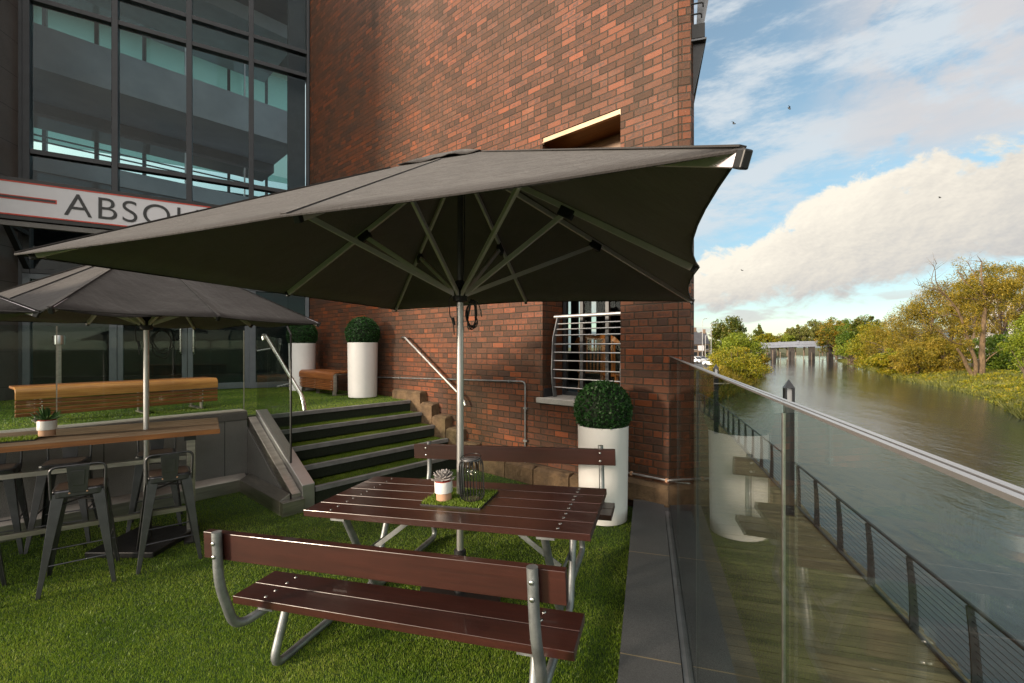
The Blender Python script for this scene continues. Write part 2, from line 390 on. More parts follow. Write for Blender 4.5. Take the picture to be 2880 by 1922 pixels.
stone(1.72, 2.27, -.11, .02, .12, .335)
for i in range(5):
    xi = -2.30 + .335*i; zi = LAND - .177*i
    stone(xi - (.55 if i == 0 else .06), xi + .27, -.15, .01, zi-.28, zi+.15)
# window: frame, panes, guard rail
fr = MB()
for x in (.50, .78, 1.18, 1.60): fr.box(x, x+.05, .46, .52, 1.17, 2.95)
fr.box(.50, 1.65, .462, .518, 1.17, 1.22); fr.box(.50, 1.65, .462, .518, 2.90, 2.95)
W = fr.build('window', M['frame'], T)
for a, b in ((.55, .78), (.83, 1.18), (1.23, 1.60)): MB().box(a, b, .485, .491, 1.22, 2.90).build('pane', M['gl_balu'], W)
prof = [(.20, 2.25), (.10, 1.97), (.07, 1.55), (.085, 1.35), (.12, 1.18)]
def rail_post(x):
    g = MB(); g.prism([(x, y-.035, z) for y, z in prof]+[(x, y+.035, z) for y, z in prof[::-1]], (.014, 0, 0)); return g
G = rail_post(.60).build('guard_rail', M['grey_metal'], T); rail_post(1.62).build('post', M['grey_metal'], G)
MB().tube([(.55, .19, 2.265), (1.65, .19, 2.265)], .024, 12).build('top_rail', M['alu'], G, True)
for z in (2.165, 2.09, 2.01, 1.89, 1.78, 1.67, 1.55, 1.435, 1.315):
    y = np.interp(z, [1.18, 1.35, 1.55, 1.97, 2.25], [.12, .085, .07, .10, .20])
    MB().tube([(.60, y, z), (1.65, y, z)], .0085, 8).build('rail_bar', M['alu'], G, True)
# the room behind the window
RP = [(-3.2, .53), (1.74, .53), (-.33, 4.95), (-3.2, 4.95)]
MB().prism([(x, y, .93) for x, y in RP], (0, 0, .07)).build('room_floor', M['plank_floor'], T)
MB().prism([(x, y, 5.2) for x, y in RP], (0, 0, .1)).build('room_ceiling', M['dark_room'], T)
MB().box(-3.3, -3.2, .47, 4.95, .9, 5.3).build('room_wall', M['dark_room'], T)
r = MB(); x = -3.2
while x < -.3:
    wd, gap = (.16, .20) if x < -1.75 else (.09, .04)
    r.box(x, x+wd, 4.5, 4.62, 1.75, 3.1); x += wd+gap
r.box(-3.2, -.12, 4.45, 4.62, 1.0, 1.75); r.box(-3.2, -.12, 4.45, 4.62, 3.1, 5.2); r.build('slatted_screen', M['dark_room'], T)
def chair(lab, x, y, rz):
    c = thing('wooden_chair', lab, 'chair', wf(x, y, 1.0), WR+rz, 'wooden chairs inside the window')
    MB().box(-.21, .21, -.2, .2, .43, .465).build('seat', M['chair_wood'], c, bevel=.01)
    for sx in (-1, 1):
        for sy in (-1, 1):
            MB().bar((sx*.17, sy*.16, .43), (sx*.2, sy*.19, 0), .04).build('leg', M['chair_wood'], c)
    b = MB()
    arc = [(-.23, .17+.0, .90), (-.18, .22, .97), (-.08, .25, 1.0), (0, .255, 1.005), (.08, .25, 1.0), (.18, .22, .97), (.23, .17, .90)]
    pts = bez(arc, 4)
    for p, q in zip(pts[:-1], pts[1:]): b.bar(p, q, .03, .065)
    b.build('top_rail', M['chair_wood'], c)
    for k in range(7):
        u = -.18+.06*k; MB().bar((u*.9, .19, .46), (u, .245-abs(u)*.25, .97), .028, .016).build('spindle', M['chair_wood'], c)
    return c
chair('reddish wooden spindle back chair inside the barred window, near its right jamb', 1.02, 1.15, math.pi-.5)
chair('wooden chair deeper inside the barred window, at its left half', .28, 1.55, math.pi+.55)
# ---------------------------------------------------------------- glass fronted building
T = thing('glass_building', 'dark framed glass fronted atrium with a granite pier and double doors', 'building', FO, FR)
MB().prism([(-4.85, .4, -.2), (-4.85, 0, -.2), (-5.8, -2.9, -.2), (-11, -2.9, -.2), (-11, .4, -.2)], (0, 0, 12.4)).build('granite_pier', M['granite_pier'], T)
MX = [-4.76, -3.523, -2.328, -1.195, -.03]; TZ = [3.25, 5.44, 8.25, 8.8, 11.9]
f = MB()
for i, x in enumerate(MX):
    h = .05 if i < 4 else .03
    f.box(x-h, x+h, -.06, .14, 3.2, 12.0)
f.box(-4.93, -4.81, -.04, .12, LAND-.05, 12)
for z in TZ:
    for a, b in zip(MX[:-1], MX[1:]): f.box(a+.05, b-(.05 if b < -.1 else .03), -.05, .12, z-.045, z+.045)
FM = f.build('facade_frame', M['frame'], T, bevel=.006)
for a, b in zip(MX[:-1], MX[1:]):
    for z0, z1 in zip(TZ[:-1], TZ[1:]):
        MB().box(a+.05, b-.03, .02, .028, z0+.045, z1-.045).build('window', M['gl_facade'], FM)
# lower storey: light frames, a pair of doors and fixed panes
f = MB()
for x, h in ((-4.76, .05), (-3.55, .06), (-1.17, .06), (-.05, .04)): f.box(x-h, x+h, -.05, .1, LAND, 3.2)
f.box(-4.71, -3.61, -.045, .095, LAND, LAND+.12); f.box(-1.11, -.09, -.045, .095, LAND, LAND+.12)
f.box(-4.8, 0, -.05, .1, 3.10, 3.2)
LF = f.build('shopfront_frame', M['doorframe'], T, bevel=.005)
MB().box(-4.71, -3.61, .02, .028, LAND+.12, 3.10).build('window', M['gl_door'], LF)
MB().box(-1.11, -.09, .02, .028, LAND+.12, 3.10).build('window', M['gl_door'], LF)
for x0, x1, hx in ((-3.49, -2.365, -2.47), (-2.355, -1.23, -2.25)):
    d = MB(); d.box(x0, x0+.09, -.03, .04, LAND+.01, 3.1); d.box(x1-.09, x1, -.03, .04, LAND+.01, 3.1)
    d.box(x0+.09, x1-.09, -.03, .04, LAND+.01, LAND+.14); d.box(x0+.09, x1-.09, -.03, .04, 2.98, 3.1)
    D = d.build('door', M['doorframe'], T, bevel=.004)
    MB().box(x0+.09, x1-.09, 0, .008, LAND+.14, 2.98).build('pane', M['gl_door'], D)
    MB().tube(fillet([(hx, -.03, 1.72), (hx, -.11, 1.72), (hx, -.11, 2.62), (hx, -.03, 2.62)], .05), .019, 10).build('handle', M['steel'], D, True)
# inside the atrium
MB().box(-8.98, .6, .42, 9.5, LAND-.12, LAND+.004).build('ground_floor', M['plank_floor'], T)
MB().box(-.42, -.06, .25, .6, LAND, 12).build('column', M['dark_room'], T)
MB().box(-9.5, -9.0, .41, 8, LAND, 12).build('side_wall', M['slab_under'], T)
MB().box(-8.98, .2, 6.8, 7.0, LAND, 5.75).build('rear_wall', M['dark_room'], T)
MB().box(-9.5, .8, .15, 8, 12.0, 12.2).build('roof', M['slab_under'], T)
SD = Vector((.968, .248, 0)); SO = Vector((-3.958, 2.63, 0)); SN = Vector((-.248, .968, 0))
def slab(name, q0, q1, d0, d1, z0, z1, m):
    P = [SO+SD*q0+SN*d0, SO+SD*q1+SN*d0, SO+SD*q1+SN*d1, SO+SD*q0+SN*d1]
    return MB().prism([(p.x, p.y, z0) for p in P], (0, 0, z1-z0)).build(name, m, T)
slab('floor_slab', -4.6, 4.2, 0, 2.0, 8.02, 9.0, M['slab']); slab('floor_slab', -4.6, 4.2, 0, 4, 5.75, 6.15, M['slab'])
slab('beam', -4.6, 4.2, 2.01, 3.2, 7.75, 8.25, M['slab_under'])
slab('floor_slab', -4.6, 4.2, .0, 3.0, 11.2, 11.6, M['slab'])
for z0, z1 in ((9.02, 9.95), (6.17, 6.98), (5.1, 5.73)):
    for k in range(-2, 4):
        q = -1.4 + 1.4*k
        slab('balustrade', q, q+1.38, .06, .075, z0, z1, M['gl_teal'])
        if k: slab('baluster', q-.03, q, .04, .09, z0, z1, M['alu'])
rfm = MB()
for x in np.arange(-8.65, .5, 1.15): rfm.box(x, x+.09, 6.8, 6.95, 5.2, 12)
for z in (5.9, 7.1, 9.4): rfm.box(-8.98, .5, 6.81, 6.94, z, z+.12)
rfm.build('rear_frame', M['frame'], T)
MB().box(-8.98, .5, 7.0, 7.01, 7.9, 12).build('rear_glazing', M['frost'], T)
for z in (6.5, 6.62): slab('handrail', -4.6, 4.2, .3, .34, z, z+.03, M['black_metal'])
# shop sign over the doors
T = thing('shop_sign', 'long white shop sign with red lines lettered ABSOLUT above the doors', 'sign', ff(-3.2, -1.0, 3.9), FR)
MB().box(-2.9, 2.3, .0, .14, .07, .77).build('casing', M['black_metal'], T, bevel=.006)
MB().box(-2.86, 2.26, -.008, -.001, .14, .70).build('panel', M['sign_white'], T)
b = MB()
for z in (.685, .14): b.box(-2.86, 2.26, -.013, -.009, z-.0, z+.022)
b.box(-2.86, -.93, -.013, -.009, .40, .415); b.box(-2.86, -.93, -.013, -.009, .455, .47); b.box(-.93, -.915, -.013, -.009, .40, .47)
b.build('red_trim', M['sign_red'], T)
MB().box(-2.86, -.931, -.012, -.009, .416, .454).build('dark_bar', M['sign_black'], T)
cu = bpy.data.curves.new('lettering', 'FONT'); cu.body = 'ABSOLUT'; cu.size = .56; cu.extrude = .004; cu.space_character = 1.12; cu.offset = -.004
to = bpy.data.objects.new('lettering_curve', cu); col.objects.link(to)
dg = bpy.context.evaluated_depsgraph_get(); me = bpy.data.meshes.new_from_object(to.evaluated_get(dg)); bpy.data.objects.remove(to)
me.materials.clear(); me.materials.append(M['sign_black']); lt = link(bpy.data.objects.new('lettering', me), T)
lt.location = (-.83, -.014, .235); lt.rotation_euler = (R_(90), 0, 0)
MB().box(-2.9, 2.3, .02, .12, -.03, .05).build('support_beam', M['granite'], T)
for x in (-1.55, 1.9): MB().bar((x, .1, 0), (x, 1.0, -.62), .08).bar((x, .14, .02), (x, 1.0, .02), .07).build('bracket', M['black_metal'], T)
# ---------------------------------------------------------------- upper terrace, stairs, retaining wall
S = MB(); S.prism([wf(-2.31, 0, -.5), wf(-2.31, -2.46, -.5), wf(-2.52, -2.46, -.5), wf(-2.52, -9, -.5), wf(-9.5, -9, -.5), wf(-9.5, 0, -.5)], (0, 0, .5+LAND-.02))
tag(S.build('upper_terrace', M['turf_base']), kind='structure')
S = MB(); S.prism([rf(-14, -9, -4.8), rf(-.145, -9, -4.8), rf(-.145, 5.6, -4.8), wf(1.2, .1, -4.8), wf(-2.5, .1, -4.8), wf(-2.5, -9, -4.8)], (0, 0, 4.8))
tag(S.build('terrace', M['turf_base']), kind='structure')
T = thing('stairs', 'five turf covered steps with grey metal nosings against the brick wall', 'stairs', wf(-2.3, -1.3, 0), WR)
for i in range(5):
    x = .335*i; z = LAND - .177*i
    st = MB().box(x-.334, x-.004, -1.14, 1.15, z-.175 if i < 4 else .0, z-.022).build('step', M['riser'], T)
    n = MB(); n.box(x-.055, x+.012, -1.14, 1.15, z-.02, z-.004); n.box(x-.002, x+.012, -1.14, 1.15, z-.055, z-.021)
    n.build('nosing', M['nosing'], st)
T = thing('retaining_wall', 'grey granite retaining wall with pale coping and steel skirting below the glass', 'wall', wf(-2.3, -2.75, 0), WR)
MB().box(-.22, 0, -6.2, .03, -.05, .90).build('body', M['granite_wall'], T)
c = MB(); c.box(-.24, .012, -6.2, .03, .905, 1.0); c.build('coping_band', M['granite'], T, bevel=.004)
MB().box(-.24, -.005, -6.2, .03, 1.003, 1.022).build('coping', M['coping'], T, bevel=.004)
MB().prism([(.002, -6.2, -.03), (.10, -6.2, -.03), (.10, -6.2, .155), (.002, -6.2, .215)], (0, 6.2, 0)).build('skirting', M['brushed'], T, bevel=.004)
# the cheek wall beside the stairs
T = thing('stair_cheek', 'triangular granite cheek wall with steel capping beside the stairs', 'wall', wf(-2.3, -2.6, 0), WR)
MB().prism([(-.04, -.12, -.05), (1.22, -.12, -.05), (1.22, -.12, .12), (-.04, -.12, .80)], (0, .27, 0)).build('granite_body', M['granite'], T)
MB().prism([(-.02, -.105, .80), (-.02, -.105, .93), (1.34, -.105, .20), (1.34, -.105, .07)], (0, .1, 0)).build('inner_cap', M['brushed'], T, bevel=.004)
MB().prism([(-.05, .0, .82), (-.05, .0, 1.01), (1.36, .0, .28), (1.36, .0, -.02), (1.1, .0, -.02)], (0, .145, 0)).build('capping', M['alu'], T, bevel=.006)
MB().prism([(.10, -.125, -.03), (.10, -.24, -.03), (.10, -.24, .155), (.10, -.125, .215)], (1.24, 0, 0)).build('skirting', M['brushed'], T, bevel=.004)
MB().prism([(1.342, -.24, -.03), (1.342, .0, -.03), (1.342, .0, .155), (1.342, -.24, .155)], (.09, 0, 0)).build('end_skirting', M['brushed'], T, bevel=.004)
# glass on the retaining wall and beside the stairs
T = thing('glass_balustrade', 'frameless clear glass balustrade standing on the granite retaining wall', 'balustrade', wf(-2.41, -2.75, 1.02), WR)
for y1, y0 in ((.02, -1.72), (-1.74, -3.4), (-3.42, -5.1)):
    p = MB().box(-.006, .006, y0, y1, 0.001, 1.05).build('glass_panel', M['gl_balu'], T)
    MB().box(-.007, .007, y1+.001, y1+.010, .001, 1.05).build('edge', M['brushed'], p)
T = thing('stair_glass', 'sloping ended clear glass panel with a black edge beside the stairs', 'balustrade', wf(-2.3, -2.57, 0), WR)
p = MB().prism([(-.08, -.006, .99), (.98, -.006, .42), (.98, -.006, 2.0), (.88, -.006, 2.09), (-.08, -.006, 2.09)], (0, .012, 0)).build('glass_panel', M['gl_balu'], T)
MB().tube([(.985, 0, .30), (.985, 0, 2.0), (.885, 0, 2.098)], .012, 8).build('edge', M['black'], p, True)
# handrails
T = thing('handrail', 'polished steel handrail on short brackets beside the stair glass', 'handrail', wf(-2.3, -2.40, 0), WR)
MB().tube(fillet([(-.46, .05, 1.95), (-.50, .05, 2.02), (-.40, .05, 2.02), (.80, .05, 1.22), (.86, .05, 1.06)], .09), .024, 14).build('rail', M['steel'], T, True)
for x in (-.15, .52): MB().tube([(x, -.15, 1.80-.67*(x+.15)), (x, .02, 1.83-.67*(x+.15))], .011, 8).build('bracket', M['steel'], T, True)
T = thing('handrail', 'straight polished steel handrail fixed along the brick wall above the steps', 'handrail', wf(-2.3, -.1, 0), WR)
MB().tube(fillet([(-.32, .06, 1.98), (-.32, 0, 2.02), (-.24, 0, 2.03), (1.30, 0, 1.06), (1.36, 0, .95)], .06), .021, 14).build('rail', M['steel'], T, True)
for x in (.1, .78): MB().tube([(x, .11, 1.74-.63*(x-.1)), (x, .0, 1.79-.63*(x-.1))], .01, 8).build('bracket', M['black_metal'], T, True)
# ---------------------------------------------------------------- conduits on the brick wall
T = thing('conduit', 'thin grey conduit running along the brick wall and turning down', 'pipe', wf(-3.4, -.025, 0), WR)
MB().tube(fillet([(-.8, 0, 1.25), (3.6, 0, 1.372), (3.6, 0, .24)], .07), .0115, 8).build('pipe', M['galv'], T, True)
for p in ((.6, 1.29), (2.0, 1.328), (3.3, 1.363)): MB().box(p[0]-.012, p[0]+.012, -.016, .024, p[1]-.018, p[1]+.018).build('clip', M['galv'], T)
for z in (.55, 1.0): MB().box(3.575, 3.64, -.015, .024, z-.012, z+.012).build('clip', M['galv'], T)
T = thing('conduit', 'bright low conduit wrapped around the brick corner just above the stone', 'pipe', wf(1.5, -.02, .39), WR)
MB().tube([(-.1, 0, 0), (.84, 0, 0), (.95, .05, 0)], .012, 8).build('pipe', M['alu'], T, True)
for x in (.3, .72): MB().box(x-.012, x+.012, -.016, .02, -.018, .018).build('clip', M['terracotta'], T)
# balcony on the river side of the brick building, high at its corner
T = thing('balcony', 'dark steel balcony bracket and rail high on the river corner of the brick building', 'balcony', (1.93, 4.93, 4.6), RR)
MB().prism([(.03, .35, 0.0), (.19, .35, .74), (.03, .35, .74)], (0, .12, 0)).build('bracket', M['black_metal'], T)
MB().box(.03, .20, .30, 3.0, .75, .77).build('channel', M['grey_metal'], T); MB().box(.04, .185, .32, 3.0, .79, .95).build('edge_beam', M['black_metal'], T)
MB().prism([(.10, .36, .96), (.18, .36, .96), (.24, .36, 1.3), (.24, .36, 2.0), (.15, .36, 2.0)], (0, .03, 0)).build('post', M['grey_metal'], T)
for z in (1.05, 1.17, 1.29): MB().tube(fillet([(.14+.14*(z-1), .30, z-.05), (.14+.14*(z-1), .30, z), (.0, .30, z)], .03), .009, 8).build('rail_bar', M['black_metal'], T, True)
# ---------------------------------------------------------------- leaves and blades
def leaf_quads(C, D, L, Wd, curl=.15):
    """diamond leaves: C centres (n,3), D directions (n,3), L lengths, Wd widths"""
    n = len(C); D = D/np.linalg.norm(D, axis=1, keepdims=True)
    r = RNG.normal(size=(n, 3)); S = np.cross(D, r); S /= np.linalg.norm(S, axis=1, keepdims=True)+1e-9
    L = np.broadcast_to(np.asarray(L, float).reshape(-1, 1), (n, 1)); Wd = np.broadcast_to(np.asarray(Wd, float).reshape(-1, 1), (n, 1))
    Nn = np.cross(D, S)
    V = np.stack([C-D*L*.5, C+S*Wd*.5+Nn*L*curl*.3, C+D*L*.5+Nn*L*curl, C-S*Wd*.5+Nn*L*curl*.3], 1).reshape(-1, 3)
    return V, np.arange(4*n).reshape(n, 4)
def unit(n):
    v = RNG.normal(size=(n, 3)); return v/np.linalg.norm(v, axis=1, keepdims=True)
def blades(P, h, wd, lean=.6, layers=None):
    n = len(P); th = RNG.uniform(0, 2*math.pi, n); hh = h*RNG.uniform(.55, 1.2, n); ln = RNG.uniform(.1, lean, n)*hh
    a = np.stack([np.cos(th), np.sin(th), np.zeros(n)], 1); th2 = RNG.uniform(0, 2*math.pi, n)
    b = np.stack([np.cos(th2), np.sin(th2), np.zeros(n)], 1)
    tip = P + b*ln[:, None] + np.stack([np.zeros(n), np.zeros(n), hh], 1)
    V = np.stack([P-a*wd/2, P+a*wd/2, tip], 1).reshape(-1, 3)
    return V, np.arange(3*n).reshape(n, 3)
# turf: the visible stretch of terrace, the landing and the treads, one object of short blades each
def turf(name, gen, n, h, wd):
    P = gen(n); V, Fc = blades(P, h, wd); return tag(mesh_np(name, V, Fc, M['turf']), kind='stuff')
def to_wall(P):
    d = P[:, :2]-np.array([WO.x, WO.y]); return d[:, 0]*.7475-d[:, 1]*.664, d[:, 0]*.664+d[:, 1]*.7475
def gen_terrace(n):
    out = []; tot = 0
    while tot < n:
        y = 1.2*(7.2/1.2)**RNG.random(n); x = RNG.uniform(-1.35, .55, n)*y; keep = RNG.random(n) < np.clip((y/3.2), .25, 1)
        P = np.stack([x, y, np.zeros(n)], 1); b = x*.9587-y*.2847; wx, wy = to_wall(P)
        k = keep & (b < -.147) & (wy < -.05) & ((wx > -.96) | ((wx > -2.2) & (wy < -2.75)))
        out.append(P[k]); tot += k.sum()
    return np.concatenate(out)[:n]
turf('turf', gen_terrace, 420000, .017, .0034)
def gen_landing(n):
    wx = RNG.uniform(-7.5, -2.37, n); wy = RNG.uniform(-6, -.02, n)
    k = ~((wx > -2.55) & (wy < -2.46)); wx, wy = wx[k], wy[k]
    return np.stack([WO.x+wx*.7475+wy*.664, WO.y-wx*.664+wy*.7475, np.full(len(wx), LAND-.012)], 1)
turf('turf', gen_landing, 120000, .015, .006)
def gen_treads(n):
    i = RNG.integers(1, 5, n); wx = -2.3+.335*i-.06-RNG.random(n)*.27; wy = -.16-RNG.random(n)*2.27
    return np.stack([WO.x+wx*.7475+wy*.664, WO.y-wx*.664+wy*.7475, LAND-.177*i-.02], 1)
turf('turf', gen_treads, 50000, .015, .005)
# ---------------------------------------------------------------- stone ledge, quay and glass screen towards the river
b = MB(); b.box(-.145, .175, -9, 5.28, .0, .148); b.box(.235, .44, -9, 5.05, .0, .148); b.box(.175, .235, -9, 5.2, -.0, .125)
tag(b.build('stone_ledge', M['ledge'], None, rot=RR), kind='structure')
tag(MB().box(-.14, .43, -9, 5.0, -4.8, -.004).build('quay_wall', M['granite'], None, rot=RR), kind='structure')
T = thing('glass_screen', 'tall clear glass screen with a steel capped edge along the riverside ledge', 'glass screen', rf(.21, 0, .148), RR)
ja = [-1.83, -.51, .811, 2.13, 3.45, 4.79]
MB().box(-.03, .03, -5, 5.0, -.022, -.004).build('channel', M['grey_metal'], T)
for a0, a1 in zip(ja[:-1], ja[1:]):
    p = MB().box(-.005, .005, a0+.004, a1-.004, -.02, 1.612).build('glass_panel', M['gl_clear'], T)
    c = MB(); c.box(-.0085, -.0018, a0+.002, a1-.002, 1.6125, 1.6165); c.box(.0018, .0085, a0+.002, a1-.002, 1.6125, 1.6165); c.build('cap_strip', M['alu'], p)
    MB().box(-.0017, .0017, a0+.002, a1-.002, 1.6121, 1.6145).build('cap_groove', M['black'], p)
    if a1 > .9: MB().box(-.005, .005, a1-.0035, a1+.0005, 0, 1.60).build('edge_seal', M['frame'], p)
MB().box(-.0056, -.0015, .808, .814, -.015, 1.598).build('joint_post', M['brushed'], T)
# ---------------------------------------------------------------- planters with clipped box balls
def planter(label, loc, rb=.255, rt=.272, h=1.01, r=.30, n=5200):
    t = thing('topiary_planter', label, 'planter', loc, RNG.uniform(0, 6), 'round white planters with clipped box balls')
    MB().lathe([(rb-.02, 0), (rb, .012), (rb+.002, .05), (rt-.002, h-.02), (rt, h-.006), (rt-.006, h), (rt-.02, h), (rt-.025, h-.02), (rt-.03, h-.05)], 48).build('pot', M['white_pot'], t, True)
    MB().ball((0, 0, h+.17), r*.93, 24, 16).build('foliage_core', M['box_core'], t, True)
    u = unit(n); rr = r*(1+RNG.normal(size=n)*.022); C = u*rr[:, None]+np.array([0, 0, h+.17])
    k = C[:, 2] > h-.02; C, u = C[k], u[k]
    D = u*.55+RNG.normal(size=u.shape)*.6
    V, Fc = leaf_quads(C, D, RNG.uniform(.022, .04, len(C)), RNG.uniform(.014, .024, len(C)))
    mesh_np('foliage', V, Fc, M['box_leaf'], t); return t
planter('nearest white planter with a clipped box ball, beside the picnic table and glass screen', (.985, 4.93, 0))
planter('white planter with a dark box ball at the top of the turf steps', wf(-3.42, -.40, LAND-.01))
planter('furthest white planter with a pale green box ball in the corner by the glass doors', wf(-5.62, -.55, LAND-.01))
# ---------------------------------------------------------------- parasols
def canopy(apex, rim, m, name, parent, sag=.03, nu=12, nv=10, u0=0, edge=.04, wr=.012):
    V = []; F_ = []; A = np.array(apex, float); Rm = [np.array(p, float) for p in rim]
    k = len(Rm); rg = np.random.default_rng(k+int(abs(A[2])*1000))
    for i in range(k):
        p, q = Rm[i], Rm[(i+1) % k]; base = len(V); ph = rg.uniform(0, 6)
        for a in range(nu+1):
            u = u0+(1-u0)*a/nu
            for c in range(nv+1):
                v = c/nv; s = 4*v*(1-v)
                e = p*(1-v)+q*v; eg = edge[i] if isinstance(edge, list) else edge; e = e+(A-e)*np.array([eg, eg, 0])*s
                P = A+(e-A)*u; P[2] -= sag*s*u*(1.2-u*.6)
                P[2] += wr*s*math.sin(u*7+ph+v*5)*u
                V.append(P)
        for a in range(nu):
            for c in range(nv):
                x = base+a*(nv+1)+c; F_.append((x, x+1, x+nv+2, x+nv+1))
    V = np.array(V)
    # weld seams
    key = {}; idx = np.zeros(len(V), int); U = []
    for j, p in enumerate(V):
        kk = tuple(np.round(p, 4))
        if kk not in key: key[kk] = len(U); U.append(p)
        idx[j] = key[kk]
    mb = MB(); fs = []
    for f in F_:
        g = []
        for i in f:
            if idx[i] not in g: g.append(int(idx[i]))
        if len(g) > 2: fs.append(tuple(g))
    mb.add(U, fs); o = mb.build(name, m, parent, True, ang=25)
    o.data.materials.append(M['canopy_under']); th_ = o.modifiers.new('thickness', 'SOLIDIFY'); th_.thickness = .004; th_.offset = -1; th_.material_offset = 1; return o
def parasol(label, base, rim, apex_z, run_z, pole_r=.026, base_r=.30, cap=.2, square_base=True, sag=.03, wr=.012, zs=0.0, edge=.04, tip=.985):
    t = thing('parasol', label, 'parasol', base, 0, 'charcoal parasols over the tables')
    A = Vector((0, 0, apex_z)); rel = [Vector((p[0]-base[0], p[1]-base[1], p[2])) for p in rim]
    MB().box(-base_r, base_r, -base_r, base_r, .002+zs, .055+zs).build('base_plate', M['black_metal'], t, bevel=.008)
    MB().lathe([(.045, .055), (.045, .35), (.036, .36)], 20).build('base_sleeve', M['black'], t, True)
    MB().lathe([(pole_r, .3), (pole_r, run_z+.0)], 24).build('pole', M['alu'], t, True)
    MB().lathe([(pole_r*.82, run_z), (pole_r*.82, apex_z-.03)], 20).build('mast', M['alu_dark'], t, True)
    MB().lathe([(.03, run_z-.03), (.052, run_z-.02), (.055, run_z+.05), (.04, run_z+.07), (.04, run_z+.12), (.03, run_z+.13)], 20).build('runner', M['black'], t, True)
    MB().lathe([(.05, apex_z-.10), (.055, apex_z-.04), (.03, apex_z-.02)], 16).build('top_hub', M['black'], t, True)
    for i, p in enumerate(rel):
        off = Vector((0, 0, -.026)); hub = A+Vector((p.x, p.y, 0)).normalized()*.05-Vector((0, 0, .07))
        end = A+(p-A)*(tip[i] if isinstance(tip, list) else tip)+off
        rb = MB().bar(hub, end, .022, .038).build('rib', M['alu_rib'], t, bevel=.002)
        d = (end-hub).normalized(); MB().bar(end-d*.015, end+d*.012, .026, .044).build('end_cap', M['black'], rb, bevel=.004)
        mid = hub+(end-hub)*.50-Vector((0, 0, .032))
        MB().bar(mid-d*.05, mid+d*.06, .034, .065).build('bracket', M['black'], rb, bevel=.006)
        r0 = Vector((p.x, p.y, 0)).normalized()*.045+Vector((0, 0, run_z+.03))
        MB().bar(r0, mid, .020, .034).build('strut', M['alu_rib'], t, bevel=.002)
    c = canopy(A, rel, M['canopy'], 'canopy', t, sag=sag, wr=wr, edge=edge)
    hm = []
    for i in range(len(rel)):
        p, q = rel[i], rel[(i+1) % len(rel)]
        for v in np.linspace(0, 1, 9)[:-1]:
            e = p*(1-v)+q*v; k_ = (edge[i] if isinstance(edge, list) else edge)*4*v*(1-v); hm.append((e.x+(A.x-e.x)*k_, e.y+(A.y-e.y)*k_, e.z-sag*.2*4*v*(1-v)-.004))
    MB().tube(hm, .0055, 6, True).build('hem', M['canopy'], t, True)
    for p in rel: MB().bar(A+(p-A)*.22+Vector((0, 0, .004)), p+Vector((0, 0, .004)), .022, .005).build('seam', M['canopy'], t)
    capr = [A+(p-A)*cap+Vector((0, 0, .016)) for p in rel]
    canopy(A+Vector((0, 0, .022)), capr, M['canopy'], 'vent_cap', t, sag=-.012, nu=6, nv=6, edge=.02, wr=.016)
    return t
E1 = 1.85+.457
parasol('largest charcoal parasol in front, spread over the brown picnic table', (-.383, 3.36, 0),
  [(-2.423, 2.22, E1), (-.79, 1.571, E1), (.53, 1.044, E1), (1.06, 2.58, E1), (1.785, 4.461, E1), (.158, 4.90, E1+.04), (-1.408, 5.486, E1), (-1.93, 3.86, E1)], 3.29, 2.21, sag=.010, wr=.005, edge=[.01, .01, .042, .035, .02, .02, .02, .015], tip=[.975, .96, 1.0, .985, .99, .985, .985, .98])
def sq(c, d, z, mid=.66):
    P = []; d2 = (-d[1], d[0])
    cs = [d, d2, (-d[0], -d[1]), (d[1], -d[0])]
    for i in range(4):
        a, b = cs[i], cs[(i+1) % 4]; P.append((c[0]+a[0], c[1]+a[1], z)); P.append((c[0]+(a[0]+b[0])/2, c[1]+(a[1]+b[1])/2, z+.01))
    return P
parasol('smaller weathered charcoal parasol standing through the high timber table', (-3.44, 4.28, 0), sq((-3.44, 4.28), (.53, -1.42), 2.10), 2.80, 2.04, .022, sag=.05, wr=.02)
parasol('charcoal parasol at the far left whose corner just enters the picture', (-4.52, 2.50, 0), sq((-4.52, 2.50), (1.45, .47), 2.08), 2.78, 2.03, .022, sag=.05, wr=.02)
def cable(label, base, z, loops, seed, size=.09, hang=.2):
    rg = random.Random(seed); pts = []
    for k in range(loops):
        ph = rg.uniform(0, 6); w = size*rg.uniform(.5, 1.2); h = hang*rg.uniform(.6, 1.1); y = rg.uniform(-.03, .03)
        for s in range(8):
            a = 2*math.pi*s/8; pts.append((.055+w*.5+w*.55*math.cos(a)+rg.uniform(-.012, .012), y+rg.uniform(-.015, .015), z-h*.55+h*.5*math.sin(a)+rg.uniform(-.015, .015)))
    t = thing('cable', label, 'cable', base, 0, 'black cables hung below the parasols')
    MB().tube(bez(pts, 4), .0042, 6).build('loop', M['black'], t, True)
    lead = bez([(-.035, -.03, z+.05), (-.075, -.03, z), (-.07, -.03, z-.12), (-.05, -.03, z-.15), (-.04, -.03, z-.26)], 5)
    MB().tube(lead, .004, 6).build('lead', M['black'], t, True); MB().tube([(-.052, -.03, z-.135), (-.038, -.03, z-.19)], [.013, .009], 8).build('plug', M['black'], t, True)
    MB().tube(bez([(.02, -.03, z+.04), (.035, -.02, z+.5), (.03, 0, z+1.0)], 4), .004, 6).build('pull_cord', M['black'], t, True)
cable('tangle of black cable hanging from the big parasol hub above the picnic table', (-.383, 3.36, 0), 2.20, 6, 5)
cable('loose loops of black cable hanging below the smaller parasol over the high table', (-3.44, 4.28, 0), 2.04, 3, 8, .17, .34)
